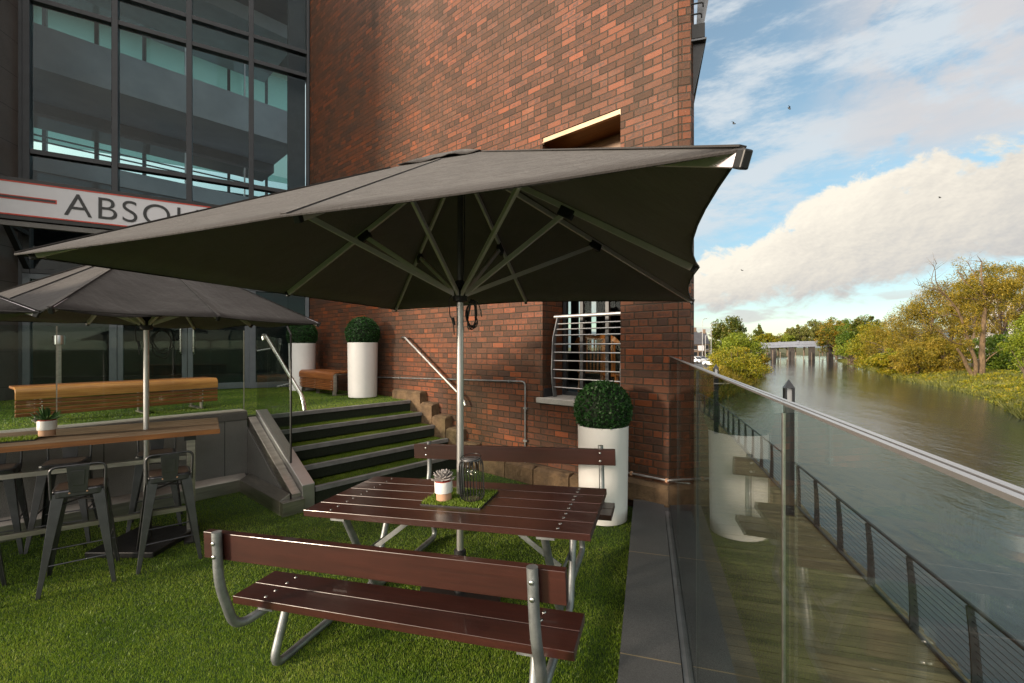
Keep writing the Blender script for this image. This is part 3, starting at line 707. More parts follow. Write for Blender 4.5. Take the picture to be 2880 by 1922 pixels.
# ---------------------------------------------------------------- picnic table with attached benches
PR = Euler((.0081, -.0407, -.3108), 'XYZ'); PL = Vector((-.3472, 3.272, .0187)); PM = Matrix.Translation(PL) @ PR.to_matrix().to_4x4()
T = thing('picnic_table', 'dark brown plank picnic table with two backed benches on galvanised tube legs', 'picnic table', PL, tuple(PR))
def bolt(x, y, z, par, ax='z', s=1):
    b = MB()
    prof = [(.0115, 0), (.0105, .002), (.006, .0045), (.002, .005)]
    b.lathe(prof, 10); vs = b.v
    if ax == 'y': b.v = [(p[0]+x, y+s*p[2], p[1]+z) for p in vs]
    else: b.v = [(p[0]+x, p[1]+y, p[2]+z) for p in vs]
    b.build('bolt', M['steel'], par, True)
def board(x0, x1, y0, y1, z0, z1, name, bolts, ax='z', s=1):
    o = MB().box(x0, x1, y0, y1, z0, z1).build(name, M['paint'], T, bevel=.0025)
    for p in bolts: bolt(*p, o, ax, s)
bw = .1625; gp = .0085
for i in range(5):
    y = -.4232+i*(bw+gp); yy = (y+.045, y+bw-.045)
    board(-.998, .998, y, y+bw, .697, .74, 'table_board', [(x, q, .7405) for x in (-.80, .80) for q in yy])
for s in (-1, 1):
    for k in range(2):
        a, c = s*(.689+k*.157), s*(.689+k*.157+.149); y0, y1 = min(a, c), max(a, c)
        board(-.994, .994, y0, y1, .40, .4435, 'seat_board', [(x, q, .444) for x in (-.79, .79) for q in (y0+.04, y1-.04)])
    y0, y1 = min(s*1.105, s*1.1485), max(s*1.105, s*1.1485)
    board(-1.003, 1.003, y0, y1, .733, .874, 'backrest', [(x, s*1.1045, z) for x in (-.87, .87) for z in (.77, .84)], 'y', -s)
for x in (-1, 1):
    X = x*.87
    for s in (-1, 1):
        o = MB().tube(fillet([(X, s*1.178, .895), (X, s*1.176, .62), (X+.0, s*1.09, .33), (X-x*.07, s*.88, .372), (X-x*.08, s*.70, .378)], .09), .0245, 16).build('back_post', M['galv'], T, True)
        for z in (.77, .84): bolt(X, s*1.2035, z, o, 'y', s)
        xl = X-x*(.10 if s < 0 else .16)
        MB().tube(fillet([(xl, s*.80, .39), (xl, s*.955, .035), (xl, -s*.03, .035), (xl, -s*.36, .69)], .10), .0245, 16).build('leg', M['galv'], T, True)
        MB().box(min(xl-.05, xl+.05), max(xl-.05, xl+.05), s*.845-.14, s*.845+.145, .382, .3995).build('seat_bracket', M['galv'], T)
    MB().box(x*.73-.055, x*.73+.055, -.41, .41, .678, .6965).build('table_bracket', M['galv'], T)
    MB().bar((x*.72, 0, .33), (x*.22, 0, .69), .035, .008, (0, 1, 0)).build('brace', M['galv'], T)
    MB().bar((x*.745, -.2, .33), (x*.745, .2, .33), .035, .006, (1, 0, 0)).build('tie_bar', M['galv'], T)
def on_table(x, y, z): return PM @ Vector((x, y, z))
def grass_mat(label, loc, rot, w, d, n, hgt, m):
    t = thing('grass_mat', label, 'grass mat', loc, rot, 'artificial grass mats on the tables')
    MB().box(-w/2, w/2, -d/2, d/2, 0, .008).build('backing', M['black'], t)
    P = np.stack([RNG.uniform(-w/2, w/2, n), RNG.uniform(-d/2, d/2, n), np.full(n, .007)], 1)
    V, Fc = blades(P, hgt, .005, 1.0); tag(mesh_np('blades', V, Fc, m, t), kind='stuff'); return t
grass_mat('small bright green square of artificial grass on the brown picnic table', on_table(.005, .01, .7402), tuple(PR), .45, .37, 4200, .022, M['mat_green'])
def pot(label, loc, rot, leafy):
    t = thing('potted_succulent', label, 'potted plant', loc, rot, 'succulents in two tone pots on the tables')
    MB().lathe([(.048, 0), (.054, .002), (.054, .05), (.056, .052)], 28).build('clay_foot', M['terracotta'], t, True)
    MB().lathe([(.056, .052), (.0635, .054), (.0635, .128), (.061, .131), (.058, .128), (.057, .115)], 28).build('glazed_bowl', M['ceramic'], t, True)
    MB().lathe([(.02, .10), (.0565, .11), (.0565, .138), (.053, .14), (.05, .12), (.01, .118)], 24).build('inner_pot', M['red_pot'], t, True)
    l = MB(); rg = random.Random(len(label))
    def blade(az, el, L, w, z0, th):
        d = Vector((math.cos(az)*math.cos(el), math.sin(az)*math.cos(el), math.sin(el))); sd = Vector((-math.sin(az), math.cos(az), 0)); up = sd.cross(d)*-1
        o = Vector((0, 0, z0)); a = [o-sd*w*.3, o+sd*w*.3, o+d*L*.5+sd*w*.5, o+d*L*.8+sd*w*.36+up*L*.05, o+d*L+up*L*.12, o+d*L*.8-sd*w*.36+up*L*.05, o+d*L*.5-sd*w*.5]
        b = [p-up*th for p in a]
        n = len(a); l.add(a+b, [tuple(range(n)), tuple(range(2*n-1, n-1, -1))]+[(i, n+i, n+(i+1) % n, (i+1) % n) for i in range(n)])
    if leafy == 'rosette':
        for ring, (cnt, el, L) in enumerate(((11, .05, .088), (11, .35, .082), (9, .65, .07), (7, .95, .055), (5, 1.25, .045))):
            for k in range(cnt): blade(2*math.pi*k/cnt+ring*.4+rg.uniform(-.1, .1), el+rg.uniform(-.08, .08), L, .036-ring*.004, .142+ring*.006, .004)
        l.build('rosette', M['echeveria'], t, True, ang=60)
    else:
        for k in range(26): blade(rg.uniform(0, 6.3), rg.uniform(.25, 1.2), rg.uniform(.09, .14), .018, .13, .005)
        l.build('leaves', M['aloe'], t, True, ang=60)
pot('pale rosette succulent in a two tone pot on the brown picnic table', on_table(-.085, -.075, .757), tuple(PR), 'rosette')
# lantern
T = thing('solar_lantern', 'black wire cage lantern with a round glass bulb on the picnic table mat', 'lantern', on_table(.118, -.04, .757), tuple(PR))
MB().lathe([(.058, 0), (.06, .004), (.06, .006), (.0, .006)], 28).build('base_disc', M['alu_dark'], T, True)
cg = MB()
for k in range(24):
    a = 2*math.pi*k/24; q = [(.060, .004), (.075, .012), (.086, .032), (.086, .245), (.078, .268), (.066, .28)]
    cg.tube([(p.x*math.cos(a), p.x*math.sin(a), p.z) for p in fillet([(x, 0, z) for x, z in q], .02, 3)], .0026, 6)
cg.tube([(.0605*math.cos(t), .0605*math.sin(t), .004) for t in np.linspace(0, 2*math.pi, 29)[:-1]], .0025, 6, True)
cg.build('wire_cage', M['black_metal'], T, True)
MB().lathe([(.05, .276), (.069, .278), (.069, .286), (.066, .29), (.045, .291), (.043, .294), (.0, .294)], 32).build('lid', M['grey_metal'], T, True)
MB().box(-.022, .022, -.012, .012, .2942, .2952).build('solar_cell', M['black'], T)
MB().tube([(.072*math.cos(t), .072*math.sin(t), .295+.012*math.sin(t)) for t in np.linspace(0, 2*math.pi, 33)[:-1]], .0028, 8, True).build('carry_ring', M['black_metal'], T, True)
MB().lathe([(.014, .24), (.016, .245), (.016, .276)], 16).build('socket', M['black'], T, True)
MB().ball((0, 0, .195), .046, 24, 16).build('bulb', M['gl_bulb'], T, True)
MB().tube(bez([(.0, 0, .235), (.012, .006, .21), (-.014, 0, .19), (.012, -.01, .175), (0, .012, .165), (-.01, 0, .2)], 5), .0012, 5).build('filament', M['steel'], T, True)
# ---------------------------------------------------------------- high timber table and stools
TR = math.atan2(.56, .83)
T = thing('high_table', 'high weathered timber bar table on square steel legs below the small parasol', 'bar table', (-4.16, 3.87, 0), TR)
for k in range(7):
    y = -.41+k*.1175
    MB().box(-1.75, 1.40, y, y+.110, 1.045 if k not in (0, 6) else 1.034, 1.08).build('table_board', M['tabletop_x'], T, bevel=.004)
MB().box(-1.75, 1.402, -.4125, -.410, 1.033, 1.076).build('edge_trim', M['oak_x'], T)
for x in (-1.5, 1.17):
    MB().box(x-.035, x+.035, -.035, .035, 0, 1.0).build('leg', M['brushed'], T, bevel=.004)
    MB().box(x-.045, x+.045, -.36, .36, .985, 1.033).build('cross_beam', M['black_metal'], T)
    MB().box(x-.05, x+.05, -.3, .3, .002, .02).build('foot', M['black_metal'], T)
for z in (.24, .745): MB().box(-1.46, 1.13, -.02, .02, z, z+.04).build('stretcher', M['brushed'], T)
t = grass_mat('long dark green runner of artificial grass on the high timber table', Vector((-4.16, 3.87, 1.081))+Vector((-.55*.83-(-.13)*.56, -.55*.56-.13*.83, 0)), TR, 1.35, .21, 5200, .022, M['turf'])
pot('green spiky succulent in a two tone pot on the high timber table', (-3.985, 3.90, 1.092), 1.0, 'aloe')
def make_stool(lab, loc, rz):
    t = thing('bar_stool', lab, 'bar stool', loc, rz, 'gunmetal bar stools around the high table')
    s = MB(); hw = .158
    poly = []
    for cx_, cy_, a0 in ((hw-.05, hw-.05, 0), (-hw+.05, hw-.05, 90), (-hw+.05, -hw+.05, 180), (hw-.05, -hw+.05, 270)):
        for k in range(5): a = R_(a0+22.5*k); poly.append((cx_+.05*math.cos(a), cy_+.05*math.sin(a)))
    s.prism([(x, y, .70) for x, y in poly], (0, 0, .06)); s.build('seat', M['gunmetal'], t, bevel=.012)
    q = MB(); q.prism([(x*.86, y*.86, .7605) for x, y in poly], (0, 0, .002)); q.build('seat_pad', M['seat_wood'], t)
    for sx in (-1, 1):
        for sy in (-1, 1):
            l = MB(); top = Vector((sx*.138, sy*.138, .735)); bot = Vector((sx*.212, sy*.212, 0))
            # folded channel leg: wide at the top, narrow at the foot
            vs = []
            for c, wd in ((top, .075), (bot, .026)):
                for a, b_ in ((0, 0), (-sx*wd, 0), (-sx*wd, -sy*.006), (-sx*.008, -sy*.008), (-sx*.006, -sy*wd), (0, -sy*wd)): vs.append(c+Vector((a+sx*.012, b_+sy*.012, 0)))
            l.add(vs, [(0,1,2,3,4,5), (11,10,9,8,7,6)]+[(i, (i+1) % 6, 6+(i+1) % 6, 6+i) for i in range(6)])
            l.build('leg', M['gunmetal'], t, bevel=.003)
    for a, b_, z in (((-1, -1), (1, -1), .22), ((1, -1), (1, 1), .30), ((1, 1), (-1, 1), .22), ((-1, 1), (-1, -1), .30)):
        e = .138+.074*(1-z/.735); MB().tube([(a[0]*e, a[1]*e, z), (b_[0]*e, b_[1]*e, z)], .006, 8).build('foot_rail', M['gunmetal'], t, True)
    c = MB(); e = .15; c.bar((-e, -e, .64), (e, e, .66), .02, .006); c.bar((-e, e, .64), (e, -e, .655), .02, .006); c.build('cross_brace', M['black_metal'], t)
    MB().tube(fillet([(-.152, -.145, .70), (-.160, -.165, .945), (.160, -.165, .945), (.152, -.145, .70)], .05), .0095, 10).build('back_hoop', M['gunmetal'], t, True)
    bp = MB().prism([(-.052, -.158, .735), (.052, -.158, .735), (.066, -.170, .94), (-.066, -.170, .94)], (0, -.005, 0)).build('back_plate', M['gunmetal'], t, bevel=.002)
    MB().prism([(-.034, -.170, .79), (.034, -.170, .79), (.04, -.176, .905), (-.04, -.176, .905)], (0, -.003, 0)).build('pressed_panel', M['gunmetal'], bp, bevel=.002)
    for x in (-.05, .05): MB().ball((x, -.162, .735), .007, 8, 5).build('rivet', M['terracotta'], t, True)
    return t
st0 = make_stool('gunmetal stool on the near side of the high table, in front of the aloe pot', (-3.436, 3.63, 0), .66)
def stool(lab, loc, rz):
    c = copy_tree(st0); c.location = loc; c.rotation_euler = (0, 0, rz); c['label'] = lab
stool('gunmetal stool nearest the picnic bench, in front of the small parasol pole', (-3.017, 4.0, 0), .70)
stool('gunmetal stool cut by the left edge of the picture, nearest the camera', (-3.93, 3.22, 0), .76)
stool('gunmetal stool behind the high table, partly hidden by the parasol pole', (-3.70, 4.73, 0), 3.75)
stool('gunmetal stool behind the high table, hidden by the stool before the aloe pot', (-4.28, 4.36, 0), 3.70)
stool('gunmetal stool behind the high table at the left edge of the picture', (-4.68, 4.10, 0), 3.82)
# ---------------------------------------------------------------- curved timber benches on the upper terrace
def slat_bench(label, loc, rz, ln, m, frames, nfront=4, mtop=None):
    t = thing('timber_bench', label, 'bench', loc, rz, 'curved timber slat benches on the upper terrace')
    s = MB()
    pl = [(-.165, .432), (-.165, .462)]+[(-.075+.075*math.sin(a), .387+.075*math.cos(a)) for a in np.linspace(0, math.pi/2, 7)]+[(0, .315), (-.03, .315), (-.03, .39), (-.075, .432)]
    pk = MB().prism([(x, 0, z) for x, z in pl], (0, ln, 0))
    h = .20/nfront
    for k in range(nfront):
        z = .310-h*(k+1); s.prism([(-.032, 0, z+.004), (-.014+.003*(k % 2), 0, z+.005), (-.014+.003*(k % 2), 0, z+h-.006), (-.032, 0, z+h-.002)], (0, ln, 0))
    for k in range(4):
        x = -.172-.083*k; s.prism([(x, 0, .430), (x, 0, .46), (x-.076, 0, .46), (x-.076, 0, .430)], (0, ln, 0))
    s.build('slats', m, t, True, bevel=.004, ang=30)
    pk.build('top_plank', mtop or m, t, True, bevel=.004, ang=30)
    for y in frames:
        f = MB(); 
        for p, q in (((-.085, .42), (-.085, .13)), ((-.085, .13), (-.07, .01)), ((-.07, .02), (-.47, .02)), ((-.47, .02), (-.47, .42)), ((-.06, .41), (-.49, .41))):
            f.bar((p[0], y, p[1]), (q[0], y, q[1]), .07, .014, (0, 1, 0) if abs(p[0]-q[0]) < .01 else (0, 0, 1))
        f.build('frame', M['brushed'], t)
        for z in (.08+.05*np.arange(nfront))+.05: MB().ball((-.012, y, z), .009, 8, 5).build('bolt', M['steel'], t, True)
    return t
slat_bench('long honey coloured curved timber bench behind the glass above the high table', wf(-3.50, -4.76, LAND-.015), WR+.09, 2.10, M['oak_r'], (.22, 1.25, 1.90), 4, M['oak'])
slat_bench('short brown timber slat bench against the brick wall between the two upper planters', wf(-5.35, -.74, LAND-.015), WR-R_(90), 1.42, M['oak_r'], (.05, .7, 1.37), 6)
# steel bollard with a cylindrical head in front of the glass doors
T = thing('steel_post', 'slim stainless steel post with a cylindrical cap before the glass doors', 'post', wf(-6.02, -4.25, LAND-.01), WR)
MB().box(-.045, .045, -.03, .03, 0, .98).build('shaft', M['brushed'], T, bevel=.004)
MB().lathe([(.05, .965), (.075, .97), (.077, 1.10), (.07, 1.115), (.0, 1.118)], 28).build('cap', M['steel'], T, True)
# ---------------------------------------------------------------- promenade below
DZ = -2.28
b = MB(); rg = random.Random(9); a = -2.0
while a < 46:
    j = rg.uniform(-.004, .004); k = rg.uniform(-.03, .03); b.box(.46, 3.86+k, a, a+.138, DZ-.05, DZ+j); a += .146
tag(b.build('promenade_deck', M['deck'], None, rot=RR, bevel=0), kind='structure')
tag(MB().box(.46, 3.7, -2, 46, DZ-.5, DZ-.07).build('promenade_base', M['black'], None, rot=RR), kind='structure')
T = thing('promenade_railing', 'curving dark steel promenade railing with horizontal wires above the river', 'railing', (0, 0, 0), RR)
def rb(a): return 3.74 + (0 if a < 24 else -.012*(a-24)**2*.6)       # the line bends towards the bank further on
aa = [1.4+1.33*k for k in range(24)]
def rprof(a, h): return (rb(a)-max(0, .14-.009*a)*h/1.1 + .018*math.sin(math.pi*h/1.1), a, DZ+h)
for a in aa:
    p = MB()
    for h0, h1, w0, w1 in ((-.12, .3, .12, .10), (.3, .7, .10, .085), (.7, 1.06, .085, .07)):
        x0, _, z0 = rprof(a, h0); x1, _, z1 = rprof(a, h1)
        p.prism([(x0-w0/2, a-.012, z0), (x0+w0/2, a-.012, z0), (x1+w1/2, a-.012, z1), (x1-w1/2, a-.012, z1)], (0, .024, 0))
    p.build('post', M['rail_paint'], T)
ln = np.linspace(-1, 33, 60)
MB().tube([rprof(a, 1.09) for a in ln], .028, 10).build('top_rail', M['rail_paint'], T, True)
for h in np.linspace(.10, .98, 11): MB().tube([rprof(a, h) for a in ln], .0055, 6).build('wire', M['wire'], T, True)
MB().tube([(rb(a)-.02, a, DZ+.03) for a in ln], .03, 6).build('kick_rail', M['rail_paint'], T)
def bollard_lamp(lab, b_, a_):
    t = thing('lamp_post', lab, 'lamp post', rf(b_, a_, DZ), RR, 'square dark lamp columns on the promenade')
    MB().box(-.10, .10, -.10, .10, 0, 2.72).build('column', M['frame'], t, bevel=.008)
    MB().box(-.055, .055, -.055, .055, 2.72, 3.10).build('diffuser', M['white_pot'], t)
    f = MB()
    for sx in (-1, 1):
        for sy in (-1, 1): f.box(sx*.085-.022, sx*.085+.022, sy*.085-.022, sy*.085+.022, 2.72, 3.12)
    f.build('cage', M['frame'], t)
    MB().add([(-.115, -.115, 3.12), (.115, -.115, 3.12), (.115, .115, 3.12), (-.115, .115, 3.12), (0, 0, 3.34)], [(0,1,4),(1,2,4),(2,3,4),(3,0,4),(3,2,1,0)]).build('cap', M['frame'], t)
bollard_lamp('nearer dark square lamp column seen through the glass screen beside the promenade railing', 3.36, 12.75)
bollard_lamp('further dark lamp column showing only its head above the glass screen', 3.15, 23.6)
# ---------------------------------------------------------------- land and river
LB = ([-300, 30, 46, 60, 85, 135, 200, 260, 330, 420], [.3, .3, 3.4, 9, 17.2, 27.5, 43, 58, 85, 140])
RB = ([-300, 0, 50, 68, 81, 100, 127, 160, 240, 288, 330, 420], [22, 25, 31, 39.3, 42.3, 45.4, 53, 62, 83, 102, 112, 142])
def hgt(b, a):
    l = np.interp(a, *LB); r = np.interp(a, *RB)
    d = np.maximum(l-b, b-r)                        # metres onto land
    left = (l-b) > (b-r)
    z = np.where(d < 0, -4.3-np.minimum(-d, 3)*.5, 0)
    up = np.where(left, -4.3+np.clip(d, 0, 4)/4*2.4, -4.3+np.clip(d, 0, 9)/9*1.5+np.clip(d-9, 0, 60)/60*1.0)
    z = np.where(d >= 0, up, z)
    near = (a < 44) & left
    z = np.where(near, -5.2, z)
    return z + np.where(d > .5, np.sin(b*.7)*np.cos(a*.53)*.12, 0)
gb = np.concatenate([np.linspace(-2500, -120, 14), np.linspace(-100, 190, 175), np.linspace(220, 3500, 22)])
ga = np.concatenate([np.linspace(-600, -40, 8), np.linspace(-30, 330, 190), np.linspace(340, 3600, 30)])
Bm, Am = np.meshgrid(gb, ga); Z = hgt(Bm, Am)
V = np.stack([Bm.ravel(), Am.ravel(), Z.ravel()], 1); nb = len(gb)
ii, jj = np.meshgrid(np.arange(len(ga)-1), np.arange(nb-1), indexing='ij'); q = (ii*nb+jj).ravel()
M['land'] = pm('land', (.085, .075, .022), .95, c2=(.04, .05, .014), vs=.25, bump=.15, bs=2.5)
g = mesh_np('ground', V, np.stack([q, q+1, q+nb+1, q+nb], 1), M['land'], None, True); g.rotation_euler = (0, 0, RR); tag(g, kind='structure')
m, t, N, L, P, O = nt('river_water'); M['water'] = m
P.inputs['Base Color'].default_value = (.022, .030, .033, 1); P.inputs['Specular IOR Level'].default_value = .75; P.inputs['Roughness'].default_value = .07; P.inputs['IOR'].default_value = 1.33
tc = N.new('ShaderNodeTexCoord').outputs['Object']
n1 = noise(N, L, mapping(N, L, tc, (1.5, .55, 1)), 1.6, 5, .6); n2 = noise(N, L, mapping(N, L, tc, (.16, .05, 1)), 1, 4, .55); n3 = noise(N, L, mapping(N, L, tc, (.05, .012, 1)), 1, 3)
h = math_(N, L, 'ADD', math_(N, L, 'MULTIPLY', n1, math_(N, L, 'MULTIPLY_ADD', n3, .9, .05)), math_(N, L, 'MULTIPLY', n2, 1.6))
bumpn(N, L, h, .55, .13, P)
L.new(math_(N, L, 'MULTIPLY_ADD', n3, .06, .01), P.inputs['Roughness'])
wt = MB().add([(-40, -300, 0), (200, -300, 0), (200, 420, 0), (-40, 420, 0)], [(0, 1, 2, 3)]).build('river', M['water'], None, loc=(0, 0, -4.3), rot=RR); tag(wt, kind='structure')
# far hills, with the blue of distant haze painted into their colour
M['hill'] = pm('hill_hazed', (.13, .17, .20), .95, c2=(.10, .135, .165), vs=.003)
b = MB(); k = 40; xs = np.linspace(400, 3600, k)
top = [95+45*math.sin(x*.0021+.6)+18*math.sin(x*.0067) for x in xs]
b.add([(x, 3200, -5) for x in xs]+[(x, 3500+60*math.sin(i), t_) for i, (x, t_) in enumerate(zip(xs, top))]+[(x, 4300, -5) for x in xs], [(i+r*k, i+1+r*k, i+1+k+r*k, i+k+r*k) for r in (0, 1) for i in range(k-1)])
tag(b.build('hills', M['hill'], None, True, ang=80), kind='structure')
# ---------------------------------------------------------------- trees
M['bark'] = pm('bark', (.12, .085, .055), .9, var=.4, vs=3, st=(3, 3, .6), bump=.03, bs=5)
M['bark_dead'] = pm('pale_bark', (.125, .082, .042), .9, var=.5, vs=2, st=(3, 3, .6), bump=.04, bs=4)
LV = dict(
 dark=leaf('leaf_dark', [(.025, .045, .006), (.06, .09, .010), (.12, .135, .014), (.22, .13, .014)]),
 lime=leaf('leaf_lime', [(.06, .09, .008), (.14, .19, .012), (.23, .27, .02), (.30, .29, .03)]),
 gold=leaf('leaf_gold', [(.06, .085, .006), (.16, .175, .009), (.29, .25, .012), (.40, .27, .014)]),
 willow=leaf('leaf_willow', [(.045, .052, .005), (.15, .132, .010), (.30, .215, .016), (.47, .32, .05)]),
 grey=leaf('leaf_grey', [(.05, .065, .014), (.12, .135, .026), (.20, .20, .045), (.28, .25, .07)]),
 orange=leaf('leaf_orange', [(.04, .07, .008), (.10, .13, .012), (.24, .17, .014), (.40, .16, .012)]),
 green=leaf('leaf_green', [(.025, .06, .006), (.06, .12, .01), (.12, .18, .015), (.2, .24, .02)]))
def crown(n, nc, rad, cz, ls, seed, droop=0., rc=.33, low=-.75, shell=.55):
    rg = np.random.default_rng(seed)
    u = rg.normal(size=(nc, 3)); u /= np.linalg.norm(u, axis=1, keepdims=True); u[:, 2] = np.where(u[:, 2] < low, -u[:, 2]*.3, u[:, 2])
    rr = shell+(1-shell)*rg.random(nc)**.6; C = u*rr[:, None]*(1+rg.normal(size=(nc, 1))*.09)
    R = rc*rg.uniform(.55, 1.25, nc)
    k = rg.integers(0, nc, n); d = rg.normal(size=(n, 3)); d /= np.linalg.norm(d, axis=1, keepdims=True)
    P = C[k]+d*(R[k]*rg.random(n)**.35)[:, None]*np.array([1, 1, .75])
    P = P*np.array(rad)+np.array([0, 0, cz])
    D = rg.normal(size=(n, 3))+d*.6; D[:, 2] -= droop
    return leaf_quads(P, D, ls*rg.uniform(.6, 1.3, n), ls*rg.uniform(.35, .6, n)*(1 if droop < .5 else .5)), C*np.array(rad)+np.array([0, 0, cz])
def tree(name, label, cat, loc, rad, cz, n, nc, ls, lf, seed, trunk=True, droop=0., group='trees along the river', **kw):
    t = thing(name, label, cat, loc, random.Random(seed).uniform(0, 6), group)
    (V, Fc), C = crown(n, nc, rad, cz, ls, seed, droop, **kw)
    mesh_np('crown', V, Fc, LV[lf], t)
    rg = random.Random(seed); b = MB(); tr = rad[0]*.055+.05
    if trunk:
        b.tube([(0, 0, -.6), (.05*rad[0], 0, cz*.35), (-.03*rad[0], .03*rad[0], cz*.7), (0, 0, cz)], [tr*1.3, tr, tr*.8, tr*.45], 10)
        for c in C[::max(1, len(C)//16)]:
            z0 = min(max(cz*.3, c[2]*.55), cz); s0 = Vector((0, 0, z0)); c = Vector(c)
            b.tube(bez([s0, s0.lerp(c, .5)+Vector((rg.uniform(-.1, .1)*rad[0], rg.uniform(-.1, .1)*rad[0], .12*rad[2])), c], 4), [tr*.45*(1-.085*i) for i in range(9)], 6)
    else:
        for c in C[::max(1, len(C)//14)]:
            b.tube(bez([Vector((rg.uniform(-.3, .3)*rad[0], rg.uniform(-.3, .3), -.4)), Vector(c)*.55+Vector((0, 0, .1)), Vector(c)], 3), [tr*.6*(1-.13*i) for i in range(7)], 5)
    b.build('trunk', M['bark'], t, True); return t
def at(px, Y): return (px-1175)/1044.4*Y                      # bearing to metres at a given distance
def ptree(name, label, cat, px, py, rx, rz, Y, base, n, ls, lf, seed, trunk=True, **kw):
    k_ = Y/1044.4; zc = 1.85+(797-py)*k_
    return tree(name, label, cat, (at(px, Y), Y, base), (rx*k_, rx*k_*.9, rz*k_), zc-base, n, kw.pop('nc', 60), ls, lf, seed, trunk, **kw)
# left bank
ptree('broad_tree', 'big dome shaped dark green tree beyond the yellow bushes on the left bank', 'tree', 1672, 777, 46, 46, 175, -2, 12000, .8, 'dark', 1, nc=80)
ptree('leafy_tree', 'lime green round tree at the left end of the bridge', 'tree', 1697, 808, 50, 42, 118, -2.6, 9500, .5, 'lime', 2, droop=.2)
ptree('willow_bush', 'yellow green bush overhanging the water nearest the glass screen', 'bush', 1690, 848, 60, 44, 78, -4.0, 12000, .33, 'gold', 3, False, low=-.6)
ptree('willow_bush', 'low golden bush at the water edge before the bridge piers', 'bush', 1725, 838, 26, 22, 104, -4.3, 4500, .38, 'gold', 4, False)
ptree('willow_bush', 'yellow bush beside the parked cars on the left bank', 'bush', 1655, 828, 27, 28, 88, -2.6, 4500, .34, 'gold', 5, False)
ptree('reed_bush', 'brown reedy bush under the left end of the bridge', 'bush', 1744, 832, 20, 18, 135, -4.3, 3000, .5, 'willow', 6, False)
ptree('pine_tree', 'slender dark conifer standing alone on the skyline left of the bridge', 'tree', 1738, 772, 13, 27, 290, -2, 3000, 1.0, 'dark', 7)
ptree('leafy_tree', 'small round tree on the skyline above the bridge, right of the conifer', 'tree', 1814, 778, 19, 20, 300, -2, 2500, 1.1, 'orange', 8)
far = [(1762, 783, 22, 18, 255, 'gold', 'low yellow tree behind the left half of the bridge, nearest the bank'), (1785, 785, 22, 17, 262, 'gold', 'low yellow tree behind the bridge, between two others of its kind'), (1806, 786, 20, 17, 258, 'lime', 'low green tree behind the middle of the bridge'),
 (1826, 772, 17, 26, 275, 'grey', 'tall loose grey green tree above the middle of the bridge'), (1846, 775, 20, 26, 260, 'grey', 'grey green willow above the bridge, left of the tall pair'), (1868, 768, 22, 32, 270, 'grey', 'tall grey green willow above the right half of the bridge'),
 (1888, 772, 20, 30, 262, 'willow', 'olive willow above the right end of the bridge'), (1914, 762, 24, 36, 265, 'grey', 'tall grey green tree rising behind the right bridge end'), (1942, 768, 22, 32, 250, 'dark', 'dark tree behind the orange tipped tree by the bridge')]
for i, (px, py, rx, rz, Y, lf, lab) in enumerate(far):
    ptree('willow_tree' if lf in ('grey', 'willow') else 'leafy_tree', lab, 'tree', px, py, rx, rz, Y, -2.4, 3800, .95, lf, 30+i, droop=.3, nc=45)
# right bank
ptree('orange_tree', 'dark green tree with orange tips on the right bank beside the bridge', 'tree', 1920, 775, 36, 38, 200, -3, 8000, .75, 'orange', 50)
ptree('leafy_tree', 'dark green tree just right of the orange tipped tree', 'tree', 1962, 775, 36, 34, 185, -3, 7000, .7, 'green', 51)
ptree('leafy_tree', 'bright green low bush at the foot of the orange tipped tree', 'bush', 1955, 808, 32, 22, 150, -3.5, 4200, .5, 'lime', 52, False)
ptree('leafy_tree', 'tall thin tree topping the skyline left of the willows', 'tree', 1986, 765, 32, 40, 180, -3, 5500, .8, 'dark', 53)
wl = [(2006, 797, 46, 50, 130, 'gold', 'gold green willow at the left end of the willow row on the right bank'), (2048, 790, 48, 55, 116, 'willow', 'second willow from the left in the row on the right bank'), (2092, 772, 52, 74, 106, 'willow', 'leaning willow in the middle of the right bank row'),
  (2136, 742, 58, 84, 101, 'willow', 'tall willow just left of the bare branched tree'), (2182, 728, 58, 88, 100, 'willow', 'willow crown directly behind the bare branched tree'), (2236, 700, 56, 92, 92, 'willow', 'tallest willow crown, sharing the top of the bare branched tree'),
  (2298, 690, 58, 84, 90, 'willow', 'willow between the bare branched tree and the white building'), (2356, 690, 44, 92, 95, 'willow', 'willow cut by the right edge of the picture'),
  (2045, 832, 40, 28, 97, 'gold', 'low drooping willow at the water edge in front of the row'), (2105, 825, 50, 40, 88, 'willow', 'low willow under the dead limb of the bare branched tree'), (2165, 818, 46, 44, 85, 'willow', 'low willow bush just left of the bare trunk'), (2300, 812, 62, 44, 84, 'green', 'dark shrubby tree to the right of the bare trunk')]
for i, (px, py, rx, rz, Y, lf, lab) in enumerate(wl):
    sparse = i in (5, 6, 7)
    ptree('willow_tree', lab, 'tree', px, py, rx, rz, Y, -3.5, 8500 if sparse else 12500, .46, lf, 60+i, droop=.8 if lf == 'willow' else .4, low=-.9, rc=.24 if sparse else .32, nc=62 if sparse else 80)
ptree('leafy_tree', 'bright lime shrub at the right edge of the picture', 'bush', 2368, 790, 40, 70, 62, -3.2, 7000, .3, 'lime', 80, False)
